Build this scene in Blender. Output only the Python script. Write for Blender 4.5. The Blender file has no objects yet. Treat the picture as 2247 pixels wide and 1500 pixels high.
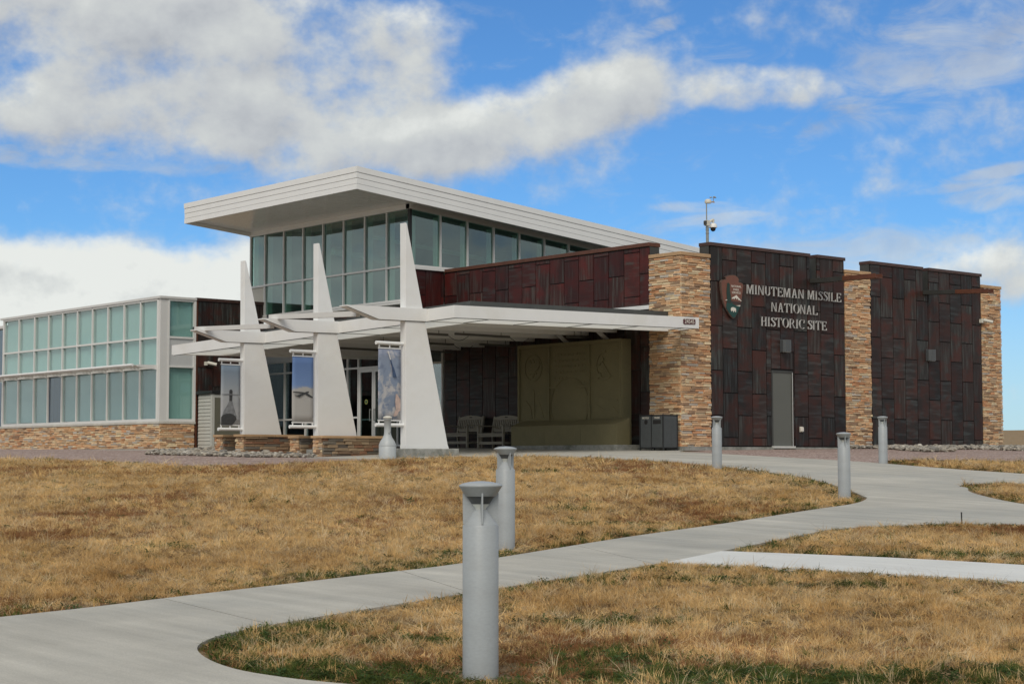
import bpy, bmesh, math, random
import numpy as np
from mathutils import Vector, Matrix
from mathutils.geometry import delaunay_2d_cdt
R = math.radians
random.seed(7)
rng = np.random.default_rng(11)
scene = bpy.context.scene
COL = scene.collection

# ------------------------------------------------------------------ camera
CAM = Vector((-34.734, -33.208, -0.365))
FW = Vector((0.65109, 0.75600, 0.06744)).normalized()
cam = bpy.data.cameras.new('camera'); camo = bpy.data.objects.new('camera', cam); COL.objects.link(camo)
rt = FW.cross(Vector((0, 0, 1))).normalized(); up = rt.cross(FW)
roll = -0.001; rt, up = rt * math.cos(roll) + up * math.sin(roll), up * math.cos(roll) - rt * math.sin(roll)
camo.matrix_world = Matrix(((rt.x, up.x, -FW.x, CAM.x), (rt.y, up.y, -FW.y, CAM.y), (rt.z, up.z, -FW.z, CAM.z), (0, 0, 0, 1)))
cam.sensor_width = 36; cam.lens = 61.33; cam.clip_start = 0.1; cam.clip_end = 8000
scene.camera = camo
FH = Vector((FW.x, FW.y, 0)).normalized(); RH = Vector((FH.y, -FH.x, 0))

# ------------------------------------------------------------------ sky, sun, exposure
SUN_EL, SUN_DIR = R(44), Vector((-0.77, -0.64, 0)).normalized()      # soft sun behind cloud, left of the camera
sun = bpy.data.lights.new('sun', 'SUN'); sun.energy = 2.0; sun.angle = R(32); sun.color = (1.0, 0.915, 0.79)
suno = bpy.data.objects.new('sun', sun); COL.objects.link(suno)
sv = Vector((SUN_DIR.x * math.cos(SUN_EL), SUN_DIR.y * math.cos(SUN_EL), math.sin(SUN_EL)))
suno.rotation_euler = sv.to_track_quat('Z', 'Y').to_euler(); suno.location = (-40, -20, 60)
scene.view_settings.view_transform = 'Standard'; scene.view_settings.look = 'None'
scene.view_settings.exposure = 0.0; scene.view_settings.gamma = 1.0
scene.view_settings.use_curve_mapping = False
scene.cycles.use_denoising = True
scene.cycles.max_bounces = 8; scene.cycles.transparent_max_bounces = 12
scene.cycles.caustics_reflective = False; scene.cycles.caustics_refractive = False

class NT:
    """tiny helper that writes node trees as expressions"""
    def __init__(s, tree): s.t = tree; s.n = tree.nodes; s.l = tree.links
    def node(s, typ, **kw):
        n = s.n.new(typ)
        for k, v in kw.items(): setattr(n, k, v)
        return n
    def put(s, sock, v):
        if hasattr(v, 'node'): s.l.new(v, sock)
        else: sock.default_value = v
    def m(s, op, a, b=None, c=None, clamp=False):
        n = s.n.new('ShaderNodeMath'); n.operation = op; n.use_clamp = clamp
        s.put(n.inputs[0], a)
        if b is not None: s.put(n.inputs[1], b)
        if c is not None: s.put(n.inputs[2], c)
        return n.outputs[0]
    def noise(s, vec, scale, detail=6, rough=0.55, dist=0.0, lac=2.0):
        n = s.n.new('ShaderNodeTexNoise')
        if vec is not None: s.l.new(vec, n.inputs['Vector'])
        for k, v in (('Scale', scale), ('Detail', detail), ('Roughness', rough), ('Distortion', dist), ('Lacunarity', lac)): n.inputs[k].default_value = v
        return n.outputs[0]
    def vmul(s, vec, xyz, off=None):
        n = s.n.new('ShaderNodeMapping'); s.l.new(vec, n.inputs[0]); n.inputs['Scale'].default_value = xyz
        if off is not None: s.put(n.inputs['Location'], off)
        return n.outputs[0]
    def ramp(s, fac, stops, interp='LINEAR'):
        n = s.n.new('ShaderNodeValToRGB'); s.put(n.inputs[0], fac); e = n.color_ramp.elements; n.color_ramp.interpolation = interp
        while len(e) < len(stops): e.new(0.5)
        for i, (p, c) in enumerate(stops):
            e[i].position = p; e[i].color = (*c, 1) if len(c) == 3 else c
        return n.outputs[0]
    def mix(s, fac, a, b, mode='MIX'):
        n = s.n.new('ShaderNodeMix'); n.data_type = 'RGBA'; n.blend_type = mode; n.clamp_factor = True
        s.put(n.inputs[0], fac); s.put(n.inputs[6], a if hasattr(a, 'node') else (*a[:3], 1)); s.put(n.inputs[7], b if hasattr(b, 'node') else (*b[:3], 1))
        return n.outputs[2]
    def smooth(s, x, a, b):
        n = s.n.new('ShaderNodeMapRange'); n.interpolation_type = 'SMOOTHSTEP'; n.clamp = True
        s.put(n.inputs[0], x); s.put(n.inputs[1], a); s.put(n.inputs[2], b); return n.outputs[0]

def build_world():
    w = bpy.data.worlds.new('World'); scene.world = w; w.use_nodes = True
    t = NT(w.node_tree); t.n.clear()
    tc = t.node('ShaderNodeTexCoord'); d = tc.outputs['Generated']
    sp = t.node('ShaderNodeSeparateXYZ'); t.l.new(d, sp.inputs[0]); x, y, z = sp.outputs
    f_ = t.m('ADD', t.m('MULTIPLY', x, FH.x), t.m('MULTIPLY', y, FH.y)); r_ = t.m('ADD', t.m('MULTIPLY', x, RH.x), t.m('MULTIPLY', y, RH.y))
    u = t.m('ARCTAN2', r_, f_); v = t.m('ARCSINE', z)
    sky = t.node('ShaderNodeTexSky'); sky.sky_type = 'NISHITA'; sky.sun_disc = False
    sky.sun_elevation = SUN_EL; sky.sun_rotation = math.atan2(SUN_DIR.x, SUN_DIR.y); sky.altitude = 800; sky.air_density = 1.0; sky.dust_density = 0.35; sky.ozone_density = 2.2
    # (x, y in photograph pixels, half widths, tilt, weight): where the cloud banks hang, as azimuth and elevation
    blobs = [(500, 255, 440, 105, -.06, 1.0), (840, 165, 190, 150, -.5, .95), (960, 300, 380, 92, -.12, 1.05), (1290, 225, 240, 82, -.12, .95), (210, 45, 560, 118, .02, 1.0), (640, 70, 300, 90, .1, .85), (330, 170, 300, 70, -.2, .72),
             (1660, 205, 230, 52, .03, .85), (130, 655, 600, 118, .0, 1.3), (560, 670, 420, 130, .0, 1.05), 
             (2190, 615, 210, 66, .0, .80)]
    thin = [(2100, 130, 320, 120, -.45, .9), (1390, 95, 130, 24, -.35, .8), (200, 372, 360, 26, .02, .9), (1900, 590, 620, 80, .0, 1.0), (1640, 485, 170, 20, -.06, .9), (1560, 458, 130, 14, .0, .8), (2180, 402, 120, 15, -.15, .9), (2090, 432, 110, 13, -.1, .8), (1790, 310, 80, 26, -.5, .8), (2060, 265, 60, 50, -.6, .8), (2160, 460, 120, 30, 0, .8), (1330, 335, 26, 36, 0, .8), (1750, 120, 420, 40, -.1, .55), (900, 520, 900, 40, 0, .5)]
    def banks(L, v=v):
        acc = None
        for (bx, by, ax, ay, th, wgt) in L:
            u0, v0 = (bx - 1123.5) / 3828, (1009 - by) / 3828
            du = t.m('SUBTRACT', u, u0); dv = t.m('SUBTRACT', v, v0); c, s_ = math.cos(th), math.sin(th)
            a = t.m('MULTIPLY', t.m('SUBTRACT', t.m('MULTIPLY', du, c), t.m('MULTIPLY', dv, s_)), 3828 / ax)
            b = t.m('MULTIPLY', t.m('ADD', t.m('MULTIPLY', du, s_), t.m('MULTIPLY', dv, c)), 3828 / ay)
            q = t.m('ADD', t.m('MULTIPLY', a, a), t.m('MULTIPLY', b, b)); q = t.m('MULTIPLY', q, q)
            g = t.m('MULTIPLY', t.m('EXPONENT', t.m('MULTIPLY', q, -0.7)), wgt)
            acc = g if acc is None else t.m('SMOOTH_MAX', acc, g, .35)
        return acc
    bias = banks(blobs); tbias = banks(thin); bias_up = banks(blobs, t.m('ADD', v, .014))
    # cloud goes on out of view, thickened there to whiten the ambient light
    du = t.m('MULTIPLY', u, 1 / .46); dv = t.m('MULTIPLY', v, 1 / .36)
    inside = t.m('EXPONENT', t.m('MULTIPLY', t.m('POWER', t.m('ADD', t.m('MULTIPLY', du, du), t.m('MULTIPLY', dv, dv)), 3.0), -1.0))
    low = t.noise(t.vmul(d, (1, 1, 2.0)), 2.6, 3, .5)
    gen = t.m('MULTIPLY', t.smooth(low, .30, .50), t.m('SUBTRACT', 1.0, inside))
    bias_up = t.m('MAXIMUM', bias_up, gen); bias = t.m('MAXIMUM', bias, gen)
    dn = t.vmul(d, (1, 1, 1.25))
    warp = t.noise(dn, 11, 3, .5)
    n1 = t.noise(dn, 15, 9, .58, .0)
    n2 = t.noise(t.vmul(d, (1, 1, 1.25), (RH.x * -.006, RH.y * -.006, .0175)), 15, 6, .58, .0)
    n3 = t.noise(dn, 60, 3, .6)
    nn = t.m('ADD', t.m('MULTIPLY', t.m('SUBTRACT', n1, .5), 1.9), t.m('ADD', t.m('MULTIPLY', t.m('SUBTRACT', warp, .5), .9), t.m('MULTIPLY', t.m('SUBTRACT', n3, .5), .30)))
    dens = t.m('ADD', bias, nn)
    alpha = t.m('MULTIPLY', t.smooth(dens, .16, .98), .96)
    wisp = t.noise(t.vmul(d, (1, 1, 2.6)), 21, 7, .62, .6)
    alpha = t.m('MAXIMUM', alpha, t.m('MULTIPLY', t.smooth(t.m('ADD', tbias, t.m('MULTIPLY', t.m('SUBTRACT', wisp, .5), 2.2)), .30, 1.30), .62))
    lit = t.m('ADD', .49, t.m('ADD', t.m('MULTIPLY', t.m('SUBTRACT', n1, n2), 1.9), t.m('MULTIPLY', t.m('SUBTRACT', bias, bias_up), .55)), clamp=True)
    thick = t.smooth(dens, .5, 1.5)
    lit = t.m('ADD', lit, t.m('MULTIPLY', thick, -.12), clamp=True)
    lowv = t.smooth(v, .17, .06)
    lit = t.m('ADD', lit, t.m('MULTIPLY', t.m('MULTIPLY', lowv, t.smooth(u, .10, -.12)), .46), clamp=True); lit = t.m('ADD', lit, t.m('MULTIPLY', lowv, .15), clamp=True)
    ccol = t.ramp(lit, [(0.0, (.42, .44, .47)), (.35, (.545, .565, .575)), (.7, (.655, .675, .655)), (1.0, (.83, .845, .80))])
    sc = t.node('ShaderNodeVectorMath', operation='SCALE'); t.l.new(ccol, sc.inputs[0]); sc.inputs['Scale'].default_value = 10.0
    skyc = t.mix(1.0, sky.outputs[0], (.47, .81, 1.14), 'MULTIPLY')
    haze = t.m('MULTIPLY', t.smooth(v, .14, .0), .55)
    skyc = t.mix(haze, skyc, (5.6, 6.9, 7.6))
    col = t.mix(alpha, skyc, sc.outputs[0])
    bg = t.node('ShaderNodeBackground'); t.l.new(col, bg.inputs[0]); bg.inputs[1].default_value = 0.10
    out = t.node('ShaderNodeOutputWorld'); t.l.new(bg.outputs[0], out.inputs[0])
    w.cycles.sampling_method = 'MANUAL'; w.cycles.sample_map_resolution = 1024
build_world()

# ------------------------------------------------------------------ helpers
OFF = {}
def link(o): COL.objects.link(o); return o
def tag(o, label, cat, group=None):
    o['label'] = label; o['category'] = cat
    if group: o['group'] = group
    return o
def empty(name, loc, label=None, cat=None, group=None, parent=None):
    o = link(bpy.data.objects.new(name, None)); loc = Vector(loc); OFF[o.name] = loc
    o.location = loc - (OFF[parent.name] if parent else Vector()); o.parent = parent; o.empty_display_size = .2
    if label: tag(o, label, cat, group)
    return o
class MB:
    def __init__(s): s.v = []; s.f = []; s.mi = []; s.sm = []
    def add(s, vs, fs, mi=0, smooth=False):
        b = len(s.v); s.v += [tuple(p) for p in vs]; s.f += [tuple(i + b for i in f) for f in fs]; s.mi += [mi] * len(fs); s.sm += [smooth] * len(fs); return s
    def box(s, x0, x1, y0, y1, z0, z1, mi=0):
        v = [(x0, y0, z0), (x1, y0, z0), (x1, y1, z0), (x0, y1, z0), (x0, y0, z1), (x1, y0, z1), (x1, y1, z1), (x0, y1, z1)]
        return s.add(v, [(3, 2, 1, 0), (4, 5, 6, 7), (0, 1, 5, 4), (1, 2, 6, 5), (2, 3, 7, 6), (3, 0, 4, 7)], mi)
    def hexa(s, v8, mi=0):
        return s.add(v8, [(3, 2, 1, 0), (4, 5, 6, 7), (0, 1, 5, 4), (1, 2, 6, 5), (2, 3, 7, 6), (3, 0, 4, 7)], mi)
    def prism(s, poly, axis, a, b, mi=0):
        """extrude a 2-D polygon along axis ('x','y','z') from a to b"""
        def P(p, t): return {'x': (t, p[0], p[1]), 'y': (p[0], t, p[1]), 'z': (p[0], p[1], t)}[axis]
        n = len(poly); v = [P(p, a) for p in poly] + [P(p, b) for p in poly]
        f = [tuple(range(n)), tuple(range(2 * n - 1, n - 1, -1))] + [(i, i + n, (i + 1) % n + n, (i + 1) % n) for i in range(n)]
        return s.add(v, f, mi)
    def tube(s, p0, p1, r, seg=12, mi=0, r1=None, smooth=True):
        p0, p1 = Vector(p0), Vector(p1); d = (p1 - p0).normalized(); a = d.orthogonal().normalized(); b = d.cross(a); r1 = r if r1 is None else r1
        v = []
        for p, q in ((p0, r), (p1, r1)):
            for i in range(seg): t = 2 * math.pi * i / seg; v.append(p + a * q * math.cos(t) + b * q * math.sin(t))
        s.add(v, [(i, (i + 1) % seg, (i + 1) % seg + seg, i + seg) for i in range(seg)], mi, smooth)
        return s.add(v, [tuple(range(seg - 1, -1, -1)), tuple(range(seg, 2 * seg))], mi)
    def lathe(s, prof, seg=24, c=(0, 0, 0), mi=0, smooth=True):
        v = []
        for r, z in prof:
            for i in range(seg): t = 2 * math.pi * i / seg; v.append((c[0] + r * math.cos(t), c[1] + r * math.sin(t), c[2] + z))
        n = len(prof)
        f = [(k * seg + i, k * seg + (i + 1) % seg, (k + 1) * seg + (i + 1) % seg, (k + 1) * seg + i) for k in range(n - 1) for i in range(seg)]
        s.add(v, f, mi, smooth)
        return s.add(v, [tuple(range(seg - 1, -1, -1)), tuple(range((n - 1) * seg, n * seg))], mi)
    def obj(s, name, mats, parent=None, origin=None, bevel=0, fix=True, tilt=False):
        mats = mats if isinstance(mats, (list, tuple)) else [mats]
        V = np.array(s.v, float)
        if origin is None:
            origin = Vector(((V[:, 0].min() + V[:, 0].max()) / 2, (V[:, 1].min() + V[:, 1].max()) / 2, V[:, 2].min()))
        origin = Vector(origin)
        me = bpy.data.meshes.new(name); me.from_pydata((V - np.array(origin)).tolist(), [], s.f)
        for mt in mats: me.materials.append(mt)
        me.polygons.foreach_set('material_index', s.mi); me.polygons.foreach_set('use_smooth', s.sm)
        if fix:
            bm = bmesh.new(); bm.from_mesh(me); bmesh.ops.recalc_face_normals(bm, faces=bm.faces)
            if bevel: bmesh.ops.bevel(bm, geom=[e for e in bm.edges], offset=bevel, segments=1, affect='EDGES', clamp_overlap=True)
            bm.to_mesh(me); bm.free()
        me.update()
        o = link(bpy.data.objects.new(name, me)); OFF[o.name] = origin
        o.location = origin - (OFF[parent.name] if parent else Vector()); o.parent = parent
        if tilt: o.rotation_euler = (random.uniform(-.003, .003), random.uniform(-.003, .003), random.uniform(-.004, .004))   # panes never sit perfectly true
        return o
def box(name, x0, x1, y0, y1, z0, z1, mat, parent=None, bevel=0):
    return MB().box(x0, x1, y0, y1, z0, z1).obj(name, mat, parent, bevel=bevel)
def copy_tree(o, parent=None):
    c = link(o.copy()); c.parent = parent; OFF[c.name] = OFF.get(o.name, Vector())
    for ch in list(o.children): copy_tree(ch, c)
    return c

# ------------------------------------------------------------------ materials
def mat(name, base, rough=.6, metal=0.0, var=.12, scale=3.0, fine=0.0, fscale=60, bump=0.0, bscale=80, streak=0.0, tint=None, tscale=.6, spec=.5, stretch=None, rnd=0.0, extra=None):
    m = bpy.data.materials.new(name); m.use_nodes = True; t = NT(m.node_tree); p = t.n['Principled BSDF']
    tc = t.node('ShaderNodeTexCoord'); v = tc.outputs['Object']
    if rnd:
        oi = t.node('ShaderNodeObjectInfo'); vm = t.node('ShaderNodeVectorMath', operation='ADD'); t.l.new(v, vm.inputs[0])
        cb = t.node('ShaderNodeCombineXYZ'); q = t.m('MULTIPLY', oi.outputs['Random'], 37.0); t.l.new(q, cb.inputs[0]); t.l.new(q, cb.inputs[2]); t.l.new(cb.outputs[0], vm.inputs[1]); v = vm.outputs[0]
    if stretch: v = t.vmul(v, stretch)
    n = t.noise(v, scale, 6, .6)
    lo = tuple(max(0, c * (1 - var)) for c in base); hi = tuple(c * (1 + var) for c in base)
    col = t.ramp(n, [(.28, lo), (.72, hi)])
    if tint is not None:
        col = t.mix(t.smooth(t.noise(v, tscale, 5, .6), .45, .7), col, tint)
    if streak:
        mp = t.node('ShaderNodeMapping'); t.l.new(v, mp.inputs[0]); mp.inputs['Rotation'].default_value = (0, 0, R(49)); mp.inputs['Scale'].default_value = (3.2, .22, 1)
        col = t.mix(1.0, col, t.ramp(t.noise(mp.outputs[0], 1.2, 6, .65), [(.3, (1 - streak,) * 3), (.7, (1 + streak,) * 3)]), 'MULTIPLY')
    if fine:
        nf = t.noise(v, fscale, 3, .6); col = t.mix(1.0, col, t.ramp(nf, [(.3, (1 - fine,) * 3), (.7, (1 + fine,) * 3)]), 'MULTIPLY')
    if rnd:
        col = t.mix(1.0, col, t.ramp(oi.outputs['Random'], [(0, (1 - rnd,) * 3), (1, (1 + rnd,) * 3)]), 'MULTIPLY')
    t.l.new(col, p.inputs['Base Color'])
    p.inputs['Roughness'].default_value = rough; p.inputs['Metallic'].default_value = metal; p.inputs['Specular IOR Level'].default_value = spec
    if bump:
        b = t.node('ShaderNodeBump'); b.inputs['Strength'].default_value = bump; b.inputs['Distance'].default_value = .01
        t.l.new(t.noise(v, bscale, 5, .6), b.inputs['Height']); t.l.new(b.outputs[0], p.inputs['Normal'])
    return m
def panel_mat(name, cols, stretch):
    """weathered dark sheet metal with streaks that run one way"""
    m = bpy.data.materials.new(name); m.use_nodes = True; t = NT(m.node_tree); p = t.n['Principled BSDF']
    tc = t.node('ShaderNodeTexCoord'); oi = t.node('ShaderNodeObjectInfo')
    cb = t.node('ShaderNodeCombineXYZ'); q = t.m('MULTIPLY', oi.outputs['Random'], 53.0)
    for i in range(3): t.l.new(q, cb.inputs[i])
    vm = t.node('ShaderNodeVectorMath', operation='ADD'); t.l.new(tc.outputs['Object'], vm.inputs[0]); t.l.new(cb.outputs[0], vm.inputs[1])
    v = t.vmul(vm.outputs[0], stretch)
    n1 = t.noise(v, 2.0, 4, .55); n2 = t.noise(vm.outputs[0], 2.0, 4, .55); n3 = t.noise(v, 14, 4, .6)
    a = t.mix(t.smooth(n1, .44, .68), cols[0], cols[1]); a = t.mix(t.m('MULTIPLY', t.smooth(n2, .42, .68), .95), a, cols[2])
    a = t.mix(1.0, a, t.ramp(oi.outputs['Random'], [(0, (.62, .62, .66)), (.5, (1, 1, 1)), (1, (1.42, 1.28, 1.2))]), 'MULTIPLY')
    a = t.mix(t.m('MULTIPLY', t.smooth(t.m('FRACT', t.m('MULTIPLY', oi.outputs['Random'], 7.31)), .42, .7), .22), a, cols[2]); a = t.mix(1.0, a, t.ramp(n3, [(.3, (1.0, 1.0, 1.0)), (.75, (1.38, 1.36, 1.34))]), 'MULTIPLY')
    t.l.new(a, p.inputs['Base Color']); p.inputs['Metallic'].default_value = .0
    t.l.new(t.ramp(n3, [(.3, (.36,) * 3), (.8, (.58,) * 3)]), p.inputs['Roughness']); p.inputs['Specular IOR Level'].default_value = .24
    bp = t.node('ShaderNodeBump'); bp.inputs['Strength'].default_value = .25; bp.inputs['Distance'].default_value = .02; t.l.new(t.noise(vm.outputs[0], 2.2, 2, .5), bp.inputs['Height']); t.l.new(bp.outputs[0], p.inputs['Normal'])
    return m
def glass_mat(name, tint, refl=.16, rough=.01):
    m = bpy.data.materials.new(name); m.use_nodes = True; t = NT(m.node_tree); t.n.clear()
    tr = t.node('ShaderNodeBsdfTransparent'); tr.inputs[0].default_value = (*tint, 1)
    gl = t.node('ShaderNodeBsdfGlossy'); gl.inputs['Roughness'].default_value = rough; gl.inputs[0].default_value = (.92, .97, 1, 1)
    lw = t.node('ShaderNodeLayerWeight'); lw.inputs[0].default_value = .5; fr = t.m('ADD', .03, t.m('MULTIPLY', t.m('POWER', lw.outputs['Facing'], 4.0), .9))
    tc = t.node('ShaderNodeTexCoord'); b = t.node('ShaderNodeBump'); b.inputs['Strength'].default_value = .012; b.inputs['Distance'].default_value = .05
    t.l.new(t.noise(tc.outputs['Object'], 1.3, 2, .5), b.inputs['Height']); t.l.new(b.outputs[0], gl.inputs['Normal'])
    mx = t.node('ShaderNodeMixShader'); t.l.new(t.m('ADD', fr, refl, clamp=True), mx.inputs[0]); t.l.new(tr.outputs[0], mx.inputs[1]); t.l.new(gl.outputs[0], mx.inputs[2])
    o = t.node('ShaderNodeOutputMaterial'); t.l.new(mx.outputs[0], o.inputs[0]); return m

M = {}
M['white'] = mat('white_paint', (.78, .785, .77), .38, var=.035, scale=1.5, tint=(.74, .735, .70), tscale=.8)
M['fascia'] = mat('white_metal_siding', (.80, .805, .79), .4, var=.03, scale=1.2)
M['soffit'] = mat('glossy_white_soffit', (.84, .84, .81), .2, var=.03, scale=1.0)
M['frame'] = mat('white_aluminium', (.69, .69, .665), .4, var=.03, scale=2)
M['grey_panel'] = mat('pale_grey_metal', (.52, .535, .53), .42, var=.05, scale=1.5)
M['corner_post'] = mat('pale_post_metal', (.62, .62, .60), .45, var=.04, scale=1.5)
M['bronze'] = mat('dark_bronze_metal', (.045, .046, .042), .45, var=.2, scale=2)
M['rust'] = mat('rust_brown_coping', (.105, .036, .018), .5, var=.25, scale=4, rnd=.1)
M['rustdark'] = mat('dark_brown_coping', (.060, .029, .023), .45, var=.25, scale=4, rnd=.1)
M['core'] = mat('black_backing', (.012, .011, .011), .8, var=.1)
M['beige'] = mat('beige_wall', (.55, .52, .44), .7, var=.06, scale=2)
M['roofing'] = mat('grey_roofing', (.35, .35, .34), .8, var=.1)
M['dark_curb'] = mat('dark_grey_curb', (.058, .062, .058), .5, var=.12, scale=2)
M['black'] = mat('black_metal', (.014, .015, .015), .45, var=.1)
M['conc'] = mat('path_concrete', (.42, .402, .35), .85, var=.13, scale=.9, fine=.13, streak=.15, fscale=90, bump=.15, bscale=140, tint=(.345, .34, .305), tscale=.35)
M['conc_new'] = mat('new_path_concrete', (.60, .605, .58), .85, var=.06, scale=1.3, fine=.08, streak=.06, fscale=90, bump=.15, bscale=140)
M['conc_old'] = mat('footing_concrete', (.30, .30, .275), .9, var=.25, scale=5, fine=.15, fscale=50, bump=.4, bscale=40, tint=(.16, .165, .14), tscale=3)
M['tan'] = mat('tan_cast_cap', (.46, .30, .165), .8, var=.14, scale=3, fine=.06, rnd=.1)
M['sill'] = mat('pale_stone_sill', (.52, .50, .45), .8, var=.12, scale=4, fine=.08, rnd=.06)
M['bollard'] = mat('grey_powder_coat', (.34, .365, .375), .42, var=.06, scale=5, stretch=(1, 1, 2.5), fine=.05, fscale=40, tint=(.30, .315, .315), tscale=2.5)
M['lens'] = mat('bollard_lens', (.62, .64, .6), .15, var=.05)
M['dgrey'] = mat('grey_recycled_plastic', (.062, .069, .071), .55, var=.12, scale=8)
M['bench'] = mat('brown_grey_plastic_lumber', (.25, .225, .175), .6, var=.15, scale=6, stretch=(1, 1, 1), rnd=.08)
M['door_grey'] = mat('grey_green_door', (.115, .12, .105), .5, var=.04, scale=1)
M['monu'] = mat('olive_cast_relief', (.195, .170, .086), .75, var=.08, scale=3, fine=.06, fscale=30, bump=.2, bscale=25)
M['letter'] = mat('brushed_letter_metal', (.50, .50, .48), .4, var=.05)
M['galv'] = mat('galvanised_steel', (.30, .32, .30), .45, metal=.4, var=.1)
M['cream'] = mat('cream_plastic', (.62, .60, .52), .5, var=.05)
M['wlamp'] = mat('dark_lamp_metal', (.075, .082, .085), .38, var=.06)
M['siding'] = mat('pale_shed_siding', (.47, .47, .43), .6, var=.06)
M['olive'] = mat('olive_shed_door', (.125, .122, .09), .6, var=.08)
M['pink'] = mat('beige_band_panel', (.66, .655, .63), .5, var=.03)
M['slate'] = mat('grey_receptacle', (.42, .45, .455), .45, var=.06, scale=6)
M['brown'] = mat('sign_brown', (.17, .068, .045), .6, var=.1, scale=6)
M['maroon'] = mat('plaque_maroon', (.085, .018, .022), .45, var=.05)
M['green'] = mat('sign_green', (.012, .06, .052), .6, var=.08)
M['treegreen'] = mat('sign_dark_green', (.015, .042, .032), .6, var=.1)
M['mount'] = mat('sign_dark_brown', (.055, .03, .025), .6, var=.1)
M['signwhite'] = mat('sign_white', (.72, .68, .6), .6, var=.05)
M['intwall'] = mat('interior_wall', (.40, .44, .42), .8, var=.08)
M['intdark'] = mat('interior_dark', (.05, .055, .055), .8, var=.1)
M['column'] = mat('interior_column', (.66, .70, .60), .6, var=.04)
M['blind'] = mat('roller_blind', (.45, .585, .555), .8, var=.04, scale=.8)
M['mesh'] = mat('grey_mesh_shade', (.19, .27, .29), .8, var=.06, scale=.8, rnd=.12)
M['tubegrey'] = mat('tube_light_housing', (.10, .10, .09), .5, var=.1)
M['soil'] = mat('dry_soil', (.17, .125, .08), .95, var=.25, scale=4)
M['glass_teal'] = glass_mat('teal_glass', (.86, .94, .93), .02)
M['glass_grey'] = glass_mat('grey_glass', (.62, .80, .76), .085)
M['glass_entry'] = glass_mat('entrance_glass', (.6, .72, .72), .14)
M['pane_dark'] = glass_mat('clear_glass', (.42, .54, .66), .04)
PV = panel_mat('weathered_panel_upright', [(.019, .0165, .0155), (.048, .056, .054), (.046, .0165, .0125)], (6, 6, .45))
PH = panel_mat('weathered_panel_cross', [(.018, .0155, .015), (.040, .047, .048), (.048, .0175, .0135)], (.6, .6, 5))
PRV = panel_mat('red_weathered_panel_upright', [(.030, .0115, .0105), (.052, .046, .042), (.068, .0125, .0110)], (6, 6, .45))
PRH = panel_mat('red_weathered_panel_cross', [(.038, .0120, .0110), (.044, .038, .036), (.066, .0130, .0115)], (.7, .7, 5))
STONES = []
for i, c in enumerate([(.47, .305, .175), (.43, .26, .14), (.50, .365, .225), (.35, .245, .155), (.42, .215, .11), (.54, .41, .265), (.25, .16, .10), (.37, .325, .27), (.46, .28, .15), (.50, .335, .20)]):
    STONES.append(mat('ledge_stone_%d' % i, tuple(min(.68, q * 1.34) for q in c), .9, var=.22, scale=9, fine=.14, fscale=45, bump=.55, bscale=30))
DARKSTONES = []
for i, c in enumerate([(.26, .17, .10), (.20, .135, .085), (.30, .22, .14), (.165, .145, .115), (.25, .13, .075), (.33, .24, .15), (.13, .11, .09)]):
    DARKSTONES.append(mat('seat_wall_stone_%d' % i, c, .9, var=.25, scale=9, fine=.14, fscale=45, bump=.55, bscale=30))
def translucent(name, col, fac=.5):
    m = bpy.data.materials.new(name); m.use_nodes = True; t = NT(m.node_tree); t.n.clear()
    a = t.node('ShaderNodeBsdfDiffuse'); a.inputs[0].default_value = (*col, 1); b = t.node('ShaderNodeBsdfTranslucent'); b.inputs[0].default_value = (*col, 1)
    mx = t.node('ShaderNodeMixShader'); mx.inputs[0].default_value = fac; t.l.new(a.outputs[0], mx.inputs[1]); t.l.new(b.outputs[0], mx.inputs[2])
    o = t.node('ShaderNodeOutputMaterial'); t.l.new(mx.outputs[0], o.inputs[0]); return m
M['acrylic'] = translucent('white_translucent_panel', (.93, .93, .90), .72)

# ------------------------------------------------------------------ terrain
GP = np.array([(-28.54, -25.78, -1.553), (-22.84, -19.29, -1.292), (-12.31, -15.36, -0.998), (-8.38, -8.99, -0.538), (-2.75, -8.9, -0.458), (-10.0, 0.0, -0.335), (-8.8, 0.1, -0.292), (-8.7, 3.5, -0.27), (-9.5, 7.1, -0.195), (0.0, -0.3, -0.12), (4.0, -0.3, -0.06), (8.0, -0.3, -0.03), (15.0, -0.5, -0.02), (-5.6, 18.6, 0.0), (-5.6, 31.0, 0.05), (-1.0, 8.0, -0.02), (0.0, 15.0, 0.08), (-1.0, 3.0, -0.1), (20.0, 5.0, 0.0), (10.0, 20.0, 0.05), (-34.7, -33.2, -1.85), (-14.877, 10.536, -0.331), (-14.525, 0.328, -0.512), (-3.168, -12.748, -0.679), (-33.72, -18.24, -1.48), (-20.08, -29.99, -1.5), (-29.68, -5.89, -1.1), (-5.64, -23.95, -1.15), (-39.49, -26.47, -1.8), (-27.37, -36.91, -1.82), (-44.52, -44.57, -2.1), (-17.78, 24.78, 0.0)])
def _U(r2): return np.where(r2 > 0, .5 * r2 * np.log(np.maximum(r2, 1e-12)), 0)
_n = len(GP); _A = np.zeros((_n + 3, _n + 3)); _A[:_n, :_n] = _U(((GP[:, None, :2] - GP[None, :, :2]) ** 2).sum(-1)) + np.eye(_n) * 6.0
_A[:_n, _n] = 1; _A[:_n, _n + 1:] = GP[:, :2]; _A[_n:, :_n] = _A[:_n, _n:].T
_w = np.linalg.solve(_A, np.r_[GP[:, 2], 0, 0, 0])
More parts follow.
